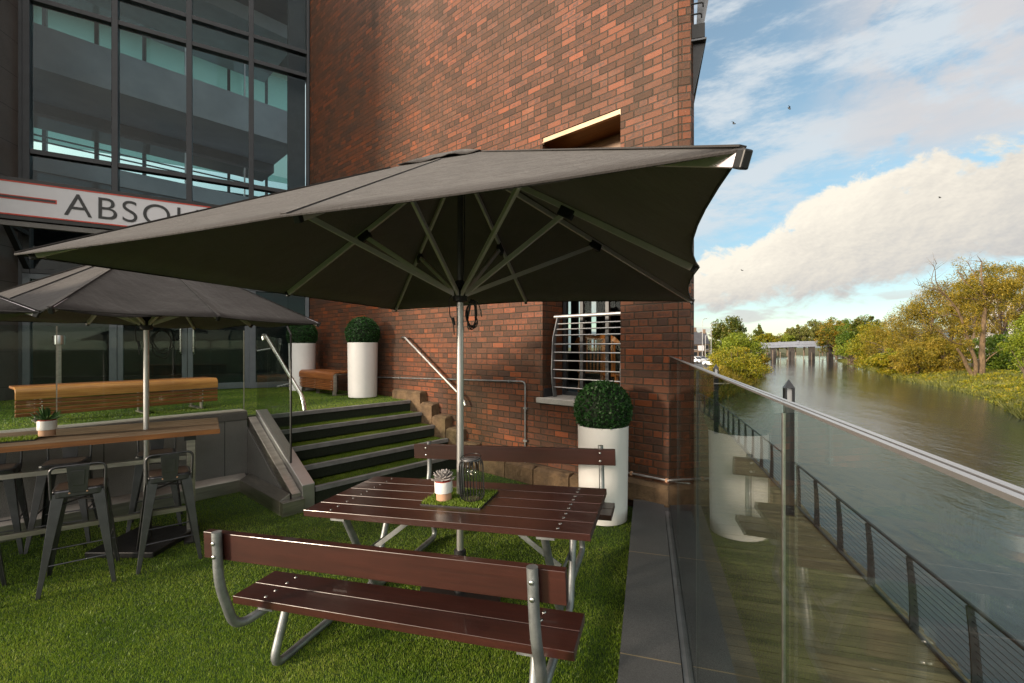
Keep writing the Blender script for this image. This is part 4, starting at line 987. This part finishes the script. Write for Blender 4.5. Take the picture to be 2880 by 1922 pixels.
# the big half bare tree: limbs traced in metres around its own base
T = thing('bare_tree', 'big half bare tree with forked ochre trunk and dead limbs on the right bank', 'tree', (at(2250, 74.5), 74.5, -3.1), 0, 'trees along the river')
k = .0713; b = MB(); rg = random.Random(4)
def limb(pts, r0, r1, y0=0, y1=0, twigs=0):
    n = len(pts); P = [Vector(((x-2250)*k, y0+(y1-y0)*i/(n-1)+rg.uniform(-.25, .25)*(i > 0), (866-y)*k)) for i, (x, y) in enumerate(pts)]
    Q = bez(P, 5); m_ = len(Q); b.tube(Q, [.62*(r0+(r1-r0)*i/(m_-1)) for i in range(m_)], 8)
    for t_ in range(twigs):
        i = rg.randrange(m_//3, m_); p = Q[i]; L_ = rg.uniform(.8, 2.2)
        d = Vector((rg.uniform(-1, .5), rg.uniform(-1, 1), rg.uniform(.1, 1))).normalized()
        b.tube([p, p+d*L_*.5+Vector((0, 0, .1)), p+d*L_+Vector((rg.uniform(-.3, .3), 0, rg.uniform(0, .4)))], [r1*.8, r1*.5, r1*.2], 5)
limb([(2248, 878), (2250, 845), (2253, 800), (2255, 740), (2258, 690), (2252, 640), (2256, 600)], .85, .10, twigs=16)
limb([(2240, 872), (2225, 845), (2210, 820), (2195, 800)], .55, .28)
limb([(2238, 868), (2232, 830), (2217, 790), (2200, 750), (2188, 715), (2165, 690), (2135, 668)], .50, .10, 0, -1.5, 14)
limb([(2165, 690), (2140, 672), (2115, 665), (2080, 658)], .16, .04, -1.2, -2, 6)
limb([(2150, 680), (2130, 650), (2118, 625), (2108, 612)], .14, .03, -1.2, -2.5, 8)
limb([(2135, 668), (2125, 645), (2135, 615), (2138, 606)], .10, .03, -1, -1, 6)
limb([(2215, 788), (2185, 790), (2150, 780), (2125, 765)], .24, .06, -.5, -2.5, 6)
limb([(2195, 728), (2165, 722), (2135, 728), (2110, 722)], .22, .05, -.5, -3, 6)
limb([(2256, 725), (2275, 690), (2300, 660), (2322, 640)], .28, .06, 0, 1, 8)
limb([(2256, 690), (2235, 665), (2215, 640), (2205, 618)], .22, .05, 0, .5, 8)
limb([(2254, 655), (2240, 630), (2228, 610), (2220, 598)], .14, .03, 0, 0, 6)
limb([(2257, 705), (2230, 690), (2200, 688)], .2, .05, 0, -1.5, 5)
limb([(2246, 850), (2265, 820), (2290, 800), (2320, 790)], .2, .04, 0, -1.5, 6)
b.build('trunk', M['bark_dead'], T, True)
def clump_crown(spots, n, ls, seed, droop):
    rg_ = np.random.default_rng(seed); Cs = []; Rs = []
    for x, y, dy, r in spots: Cs.append(((x-2250)*k, dy, (866-y)*k)); Rs.append(r)
    Cs = np.array(Cs); Rs = np.array(Rs); i = rg_.integers(0, len(Cs), n); d = rg_.normal(size=(n, 3)); d /= np.linalg.norm(d, axis=1, keepdims=True)
    P = Cs[i]+d*(Rs[i]*rg_.random(n)**.5)[:, None]; D = rg_.normal(size=(n, 3)); D[:, 2] -= droop; D[:, 0] += .5
    return leaf_quads(P, D, ls*rg_.uniform(.6, 1.4, n), ls*rg_.uniform(.2, .35, n))
sp = [(rg.gauss(2275, 34), rg.gauss(675, 34), rg.uniform(-3, 3), rg.uniform(.7, 1.7)) for _ in range(55)]+[(rg.gauss(2205, 24), rg.gauss(740, 30), rg.uniform(-2, 2), rg.uniform(.6, 1.3)) for _ in range(24)]+[(rg.gauss(2310, 20), rg.gauss(640, 22), rg.uniform(-2, 2), rg.uniform(.8, 1.5)) for _ in range(18)]
V, Fc = clump_crown([s for s in sp if s[1] > 606], 13000, .42, 5, .5)
mesh_np('crown', V, Fc, LV['willow'], T)
# bank vegetation: grass tufts and weeds beside the water
def tufts(name, n, gen, h, wd, m):
    P = gen(n); V, Fc = blades(P, h, wd, 1.2); return tag(mesh_np(name, V, Fc, m), kind='stuff')
def gen_bank(n):
    a = RNG.uniform(40, 250, n); d = RNG.random(n)**1.5*13-.3; b_ = np.interp(a, *RB)+d
    z = hgt(b_, a); return np.stack([b_*.9587+a*.2847, -b_*.2847+a*.9587, np.maximum(z, -4.35)+.0], 1)
tufts('bank_grass', 42000, gen_bank, .75, .13, LV['grey'])
def gen_bank2(n):
    c = RNG.integers(0, 420, n); ca = np.random.default_rng(3).uniform(42, 200, 420); cd = np.random.default_rng(4).random(420)**1.3*14
    a = ca[c]+RNG.normal(size=n)*.55; d = cd[c]+RNG.normal(size=n)*.5; b_ = np.interp(a, *RB)+d
    return np.stack([b_*.9587+a*.2847, -b_*.2847+a*.9587, hgt(b_, a)+RNG.uniform(0, .7, n)], 1)
P = gen_bank2(30000); V, Fc = leaf_quads(P, unit(len(P))+np.array([0, 0, .6]), RNG.uniform(.22, .5, len(P)), RNG.uniform(.1, .22, len(P)))
tag(mesh_np('bank_weeds', V, Fc, LV['gold']), kind='stuff')
def gen_left(n):
    a = RNG.uniform(46, 240, n); d = RNG.random(n)*5-.3; b_ = np.interp(a, *LB)-d
    return np.stack([b_*.9587+a*.2847, -b_*.2847+a*.9587, hgt(b_, a)], 1)
tufts('bank_grass', 14000, gen_left, .9, .16, LV['willow'])
# ---------------------------------------------------------------- bridge
M['bridge'] = pm('bridge_paint', (.17, .19, .235), .6, var=.12, vs=.5, dirt=.3)
M['pier'] = pm('bridge_pier', (.04, .034, .03), .85, var=.35, vs=.6)
M['timber_pile'] = pm('timber_pile', (.20, .15, .11), .85, var=.3, vs=.7)
T = thing('bridge', 'pale blue grey arched road bridge on dark piers crossing the river', 'bridge', (at(1840, 212), 212, -4.3), -.50)
xs = np.linspace(-27, 23, 27)
def dk(x): return 6.9+1.55*(1-((x-9)/34)**2)
for nm, y0, y1, z0, z1, mt in (('deck', 0, 9, -1.0, -.4, 'bridge'), ('girder', -.25, .3, -2.05, -1.02, 'bridge'), ('parapet', -.1, .15, -.95, .55, 'bridge'), ('far_parapet', 8.9, 9.1, -.95, .5, 'bridge')):
    b = MB(); n = len(xs)
    V = []
    for x in xs: d = dk(x); V += [(x, y0, d+z0), (x, y1, d+z0), (x, y1, d+z1), (x, y0, d+z1)]
    F_ = [(i*4+j, i*4+(j+1) % 4, i*4+4+(j+1) % 4, i*4+4+j) for i in range(n-1) for j in range(4)]+[(0, 1, 2, 3), (n*4-1, n*4-2, n*4-3, n*4-4)]
    b.add(V, F_).build(nm, M[mt], T)
for x in (-24, -16.5, -9, -1.5, 6, 13.5, 21): MB().box(x-.45, x+.45, -.2, .25, dk(x)-.9, dk(x)+.85).build('pilaster', M['bridge'], T)
for x in (-17, -11.5, -4, 4, 11, 17): 
    MB().box(x-1.2, x+1.2, .6, 3.2, -2, dk(x)-1.1).build('pier', M['pier'], T)
for x in np.arange(-18, 19, 3.1): MB().box(x-.12, x+.12, -1.2, -.9, -2, 4.2+.5*math.sin(x*3)).build('pile', M['timber_pile'], T)
# ---------------------------------------------------------------- the far left street
M['road'] = pm('road', (.05, .05, .052), .9, var=.15, vs=.4)
rd = MB().prism([(at(1560, 60), 60, 0), (at(1628, 60), 60, 0), (at(1632, 160), 160, 0), (at(1606, 160), 160, 0)], (0, 0, .03)).build('road', M['road'], None, loc=(0, 0, -1.78)); tag(rd, kind='structure')
WM = dict(tan=pm('render_tan', (.30, .23, .16), .9, var=.15, vs=.5), brown=pm('render_brown', (.20, .14, .10), .9, var=.2, vs=.5), pale=pm('render_pale', (.46, .44, .42), .9, var=.06, vs=.5))
M['slate'] = pm('slate', (.06, .06, .068), .8, var=.2, vs=1); M['tile'] = pm('red_tile', (.34, .06, .035), .8, var=.2, vs=1)
M['win'] = pm('window_dark', (.02, .024, .03), .15, var=.2); M['winlight'] = pm('window_white', (.5, .52, .56), .4, var=.1)
def house(label, x, Y, w_, d_, h, wm, roof, rz=0, nwin=3, pitch=.5, fl=2):
    t = thing('house' if pitch else 'office_block', label, 'house' if pitch else 'building', (x, Y, -2.1), rz)
    MB().box(-w_/2, w_/2, 0, d_, 0, h).build('wall', WM[wm], t)
    if pitch:
        r = MB().prism([(-w_/2-.2, -.3, h-.1), (-w_/2-.2, d_+.3, h-.1), (-w_/2-.2, d_/2, h+d_*pitch)], (w_+.4, 0, 0)).build('roof', M[roof], t)
        MB().box(w_/2-.9, w_/2-.1, d_/2-.4, d_/2+.4, h+d_*pitch-1, h+d_*pitch+1.1).build('chimney', WM['brown'], t)
    else: MB().box(-w_/2-.1, w_/2+.1, -.1, d_+.1, h, h+.35).build('roof', M[roof], t)
    for f_ in range(fl):
        for i in range(nwin):
            u = -w_/2+w_*(i+.5)/nwin; z = 1+f_*(h-.6)/fl
            MB().box(u-.5, u+.5, -.06, -.004, z, z+1.35).build('window', M['win'], t)
            MB().box(u-.58, u+.58, -.075, -.002, z-.14, z-.01).build('sill', M['winlight'], t)
house('brown terraced house with slate roof just right of the brick corner', at(1596, 150), 150, 5.2, 9, 5.0, 'brown', 'slate', .1)
house('tan gabled house behind the brown terraced house on the left street', at(1612, 158), 158, 4.6, 8, 5.2, 'tan', 'slate', -.1)
house('house with a red tiled roof behind the slate roofs on the left street', at(1601, 190), 190, 8, 8, 5.4, 'tan', 'tile', .05)
T = thing('billboard', 'white square sign fixed on the tan house by the street', 'sign', (at(1609, 149), 149, .7), .05)
MB().box(-.95, .95, -.1, .1, 0, 1.7).build('board', M['sign_white'], T); MB().box(-.08, .08, -.05, .05, -2.6, 0).build('post', M['grey_metal'], T)
house('white flat roofed block seen through the willow at the right edge', at(2318, 128), 128, 11, 10, 17.5, 'pale', 'winlight', -.2, 4, 0, 5)
CP = [pm('car_white', (.62, .62, .63), .25, var=.03, coat=.5), pm('car_silver', (.38, .39, .41), .3, .4, var=.05, coat=.5)]
def car(label, x, Y, rz, p):
    t = thing('parked_car', label, 'car', (x, Y, -1.74), rz, 'cars parked on the left street')
    b = MB(); sec = [(-2.1, .35), (-2.12, .75), (-1.9, .92), (-1.1, .98), (-.55, 1.42), (.75, 1.45), (1.45, 1.0), (2.0, .88), (2.12, .6), (2.05, .35)]
    b.prism([(-.85, y, z) for y, z in sec], (1.7, 0, 0)); b.build('body', p, t, True, bevel=.07, ang=30)
    MB().prism([(-.70, -1.06, 1.0), (.70, -1.06, 1.0), (.62, -.585, 1.39), (-.62, -.585, 1.39)], (0, -.02, .02)).build('windscreen', M['win'], t)
    for s in (-1, 1):
        MB().prism([(s*.852, -.95, 1.0), (s*.852, 1.3, 1.02), (s*.852, .72, 1.38), (s*.852, -.5, 1.36)], (s*.006, 0, 0)).build('side_window', M['win'], t)
        MB().box(s*.55-.16, s*.55+.16, -2.15, -2.10, .62, .78).build('headlight', M['winlight'], t)
        for y in (-1.3, 1.3):
            w_ = MB(); w_.lathe([(.31, -.1), (.33, -.06), (.33, .06), (.31, .1)], 20); w_.v = [(s*.76+z, y+xx, .33+yy) for xx, yy, z in w_.v]; w_.build('wheel', M['black'], t, True)
car('white car parked nearest the lower left house', at(1597, 100), 100, .35, CP[0])
car('silver car parked behind the white car on the street', at(1607, 107), 107, .35, CP[1])
car('pale car parked alone beside the yellow bush', at(1640, 84), 84, .5, CP[0])
def lamp(label, px, Y, h):
    t = thing('street_lamp', label, 'street lamp', (at(px, Y), Y, -1.9), 0, 'street lamps on the left bank')
    MB().tube(fillet([(0, 0, 0), (0, 0, h), (1.4, 0, h+.25)], .6), .085, 8).build('column', M['alu'], t, True)
    MB().box(1.1, 1.75, -.12, .12, h+.18, h+.3).build('lamp_head', M['winlight'], t)
lamp('tall street lamp above the parked cars', 1612, 118, 11.0); lamp('shorter street lamp in front of the dome shaped tree', 1632, 120, 10.0); lamp('slim lamp column between the two taller street lamps', 1619, 130, 7.2)
# ---------------------------------------------------------------- birds
def bird(label, px, py, Y, span, bank, hd):
    t = thing('bird', label, 'bird', (at(px, Y), Y, 1.85+(797-py)*Y/1044.4), (bank, .25, hd), 'birds in the sky')
    MB().ball((0, 0, 0), .1, 10, 8, (1, 2.6, .9)).build('body', M['frame'], t, True)
    for s in (-1, 1):
        w_ = MB(); w_.prism([(s*.04, -.13, .02), (s*.04, .13, .02), (s*span*.25, .06, .14), (s*span*.5, .16, .06), (s*span*.25, -.10, .14)], (0, 0, .018)); w_.build('wing', M['frame'], t)
bird('gull gliding nearest the brick corner above the big parasol', 1684, 284, 62, .85, .5, .5); bird('dark gull highest in the sky, right of the first gull', 1811, 249, 58, .85, .9, .9)
bird('tiny bird high over the river at the right', 2157, 454, 90, .8, .2, .3); bird('tiny bird low above the bridge end of the sky', 1703, 621, 95, .8, .2, .2)
# ---------------------------------------------------------------- sky, sun, camera
SUN_EL, SUN_AZ = R_(12.5), R_(241)                 # azimuth measured clockwise from +Y: behind and to the left
w = bpy.data.worlds.new('World'); sc.world = w; w.use_nodes = True
N, L = w.node_tree.nodes, w.node_tree.links; bg = N['Background']
sk = N.new('ShaderNodeTexSky'); sk.sky_type = 'NISHITA'; sk.sun_disc = False; sk.sun_elevation = SUN_EL; sk.sun_rotation = SUN_AZ; sk.air_density = .85; sk.dust_density = .15; sk.ozone_density = 1.2
gv = N.new('ShaderNodeTexCoord').outputs['Generated']
sp = N.new('ShaderNodeSeparateXYZ'); L.new(gv, sp.inputs[0])
az = math_(N, L, 'MULTIPLY', math_(N, L, 'ARCTAN2', sp.outputs[0], sp.outputs[1]), 57.29578)
el = math_(N, L, 'MULTIPLY', math_(N, L, 'ARCSINE', sp.outputs[2]), 57.29578)
cb = N.new('ShaderNodeCombineXYZ'); L.new(az, cb.inputs[0]); L.new(el, cb.inputs[1])
def cn(scale, sx=1, sy=1, detail=6, rough=.58, rot=0, off=(0, 0, 0), dist=0):
    f_ = noise(N, L, mapping(N, L, cb.outputs[0], (sx, sy, 1), (0, 0, rot), off), scale, detail, rough, '2D')
    if dist: f_.node.inputs['Distortion'].default_value = dist
    return f_
def sstep(x, a, b):
    m_ = N.new('ShaderNodeMapRange'); m_.interpolation_type = 'SMOOTHSTEP'; m_.inputs[1].default_value = a; m_.inputs[2].default_value = b; L.new(x, m_.inputs[0]); return m_.outputs[0]
def curve_az(pts, lo, hi, zmax):                # piecewise linear height of a cloud edge over azimuth, in degrees
    t_ = math_(N, L, 'DIVIDE', math_(N, L, 'SUBTRACT', az, lo), hi-lo, clamp=True)
    return math_(N, L, 'MULTIPLY', ramp(N, L, t_, [((a-lo)/(hi-lo), e/zmax) for a, e in pts]), zmax)
puff = cn(.19, 1, 1.3, 9, .62, .5, dist=.2); puff2 = cn(.22, 1, 1.35, 8, .6, off=(.28, -.25, 0)); big = cn(.11, 1, 1.5, 5, .5); big2 = cn(.11, 1, 1.5, 5, .5, off=(.22, -.2, 0))
top = curve_az([(-180, 14), (0, 12), (18, 7), (24, 10.2), (28, 11.3), (33, 15.4), (38, 16.3), (44.5, 16.6), (50, 16.8), (80, 14), (180, 12)], -180, 180, 30)
bot = curve_az([(-180, 6), (0, 5), (24, 4.2), (30, 4.6), (36, 4.9), (41, 6.3), (50, 7.4), (80, 6), (180, 6)], -180, 180, 30)
wob = math_(N, L, 'MULTIPLY_ADD', puff, 9.0, -4.5)
mt = sstep(math_(N, L, 'ADD', math_(N, L, 'SUBTRACT', top, el), math_(N, L, 'MULTIPLY', wob, .95)), -.5, .9)
mb_ = sstep(math_(N, L, 'ADD', math_(N, L, 'SUBTRACT', el, bot), math_(N, L, 'MULTIPLY', wob, .95)), -.9, 1.5)
cum = math_(N, L, 'MULTIPLY', mt, mb_)
rel = math_(N, L, 'DIVIDE', math_(N, L, 'SUBTRACT', el, bot), math_(N, L, 'SUBTRACT', top, bot), clamp=True)
soft = cn(.16, 1, 1.3, 7, .6, .6, dist=.25); soft2 = cn(.16, 1, 1.3, 7, .6, .6, (.12, -.16, 0), .25)
side = math_(N, L, 'MULTIPLY', rel, sstep(math_(N, L, 'SUBTRACT', 66, az), 0, 40))
lit = math_(N, L, 'MULTIPLY_ADD', math_(N, L, 'SUBTRACT', soft, soft2), 1.1, math_(N, L, 'MULTIPLY_ADD', math_(N, L, 'SUBTRACT', big, big2), 2.6, math_(N, L, 'MULTIPLY_ADD', side, .85, .30)), clamp=True)
ccol = ramp(N, L, lit, [(0, (1.8, 1.84, 1.9)), (.3, (2.42, 2.37, 2.28)), (.6, (3.1, 2.92, 2.6)), (1, (3.9, 3.62, 3.1))])
# high thin streaks and a grey bank above the big cloud
st1 = cn(.055, 1.0, 3.2, 9, .66, R_(-38)); st2 = cn(.30, .5, 2.2, 6, .6, R_(-35), (3, 1, 0))
cir = math_(N, L, 'MULTIPLY', sstep(math_(N, L, 'MULTIPLY_ADD', st2, .28, st1), .53, .80), sstep(el, 8, 15))
gb_ = math_(N, L, 'MULTIPLY', math_(N, L, 'MULTIPLY', sstep(az, 30, 42), sstep(el, 15.5, 19.5)), sstep(math_(N, L, 'MULTIPLY_ADD', cn(.11, 1, 1.5, 7, .55, R_(-25), (5, 2, 0)), 1, math_(N, L, 'MULTIPLY', puff, .25)), .46, .66))
lowb = math_(N, L, 'MULTIPLY', math_(N, L, 'MULTIPLY', sstep(el, .6, 2.0), sstep(math_(N, L, 'SUBTRACT', 7, el), 0, 3)), sstep(cn(.16, .8, 3.4, 6, .55, 0, (8, 3, 0)), .50, .66))
sky = N.new('ShaderNodeVectorMath'); sky.operation = 'MULTIPLY'; L.new(sk.outputs[0], sky.inputs[0]); hz = ramp(N, L, math_(N, L, 'DIVIDE', el, 40, clamp=True), [(0, (.60, .60, .58)), (.15, (.56, .59, .56)), (.45, (.66, .80, .72)), (1, (.72, .84, .78))]); L.new(hz, sky.inputs[1])
c = mixc(N, L, math_(N, L, 'MULTIPLY_ADD', cir, .72, .16), sky.outputs[0], (2.75, 2.95, 3.1))
c = mixc(N, L, math_(N, L, 'MULTIPLY', gb_, .85), c, (2.6, 2.55, 2.6))
c = mixc(N, L, math_(N, L, 'MULTIPLY', lowb, .8), c, (2.6, 2.55, 2.5))
c = mixc(N, L, cum, c, ccol)
# unseen sun-side and overhead clouds, added and brightened as fill light for the terrace
sd = N.new('ShaderNodeVectorMath'); sd.operation = 'DOT_PRODUCT'; L.new(gv, sd.inputs[0]); sd.inputs[1].default_value = (math.sin(SUN_AZ)*.9, math.cos(SUN_AZ)*.9, .43)
back = sstep(sd.outputs['Value'], -.35, .5)
fill_cover = math_(N, L, 'MULTIPLY', back, math_(N, L, 'MULTIPLY_ADD', big, .7, .5), clamp=True)
zen = math_(N, L, 'MULTIPLY', sstep(el, 42, 70), .75)
c = mixc(N, L, math_(N, L, 'MAXIMUM', fill_cover, zen), c, (2.55, 2.3, 2.0))
br = N.new('ShaderNodeVectorMath'); br.operation = 'SCALE'; L.new(c, br.inputs[0]); L.new(math_(N, L, 'MULTIPLY_ADD', sstep(sd.outputs['Value'], -.15, .85), 3.2, 1), br.inputs['Scale'])
L.new(br.outputs[0], bg.inputs[0]); bg.inputs[1].default_value = .10
w.cycles.sampling_method = 'MANUAL'; w.cycles.sample_map_resolution = 1024
sn = bpy.data.lights.new('sun', 'SUN'); sn.energy = 2.3; sn.angle = R_(8); sn.color = (1, .83, .64)
so = link(bpy.data.objects.new('sun', sn)); so.rotation_euler = (R_(90)-SUN_EL, 0, -SUN_AZ+math.pi)
cd = bpy.data.cameras.new('camera'); cam = link(bpy.data.objects.new('camera', cd)); cam.location = (0, 0, 1.85); cam.rotation_euler = (R_(90), 0, 0)
cd.lens = 16; cd.sensor_width = 36; cd.shift_y = 13/2350; cd.clip_start = .02; cd.clip_end = 9000; sc.camera = cam
vs = sc.view_settings; vs.view_transform = 'Standard'; vs.look = 'None'; vs.gamma = 1; vs.exposure = 1.4; vs.use_curve_mapping = False
cy = sc.cycles; cy.max_bounces = 10; cy.transparent_max_bounces = 24; cy.diffuse_bounces = 4; cy.glossy_bounces = 5; cy.caustics_reflective = False; cy.caustics_refractive = False; cy.sample_clamp_indirect = 6; cy.use_denoising = True
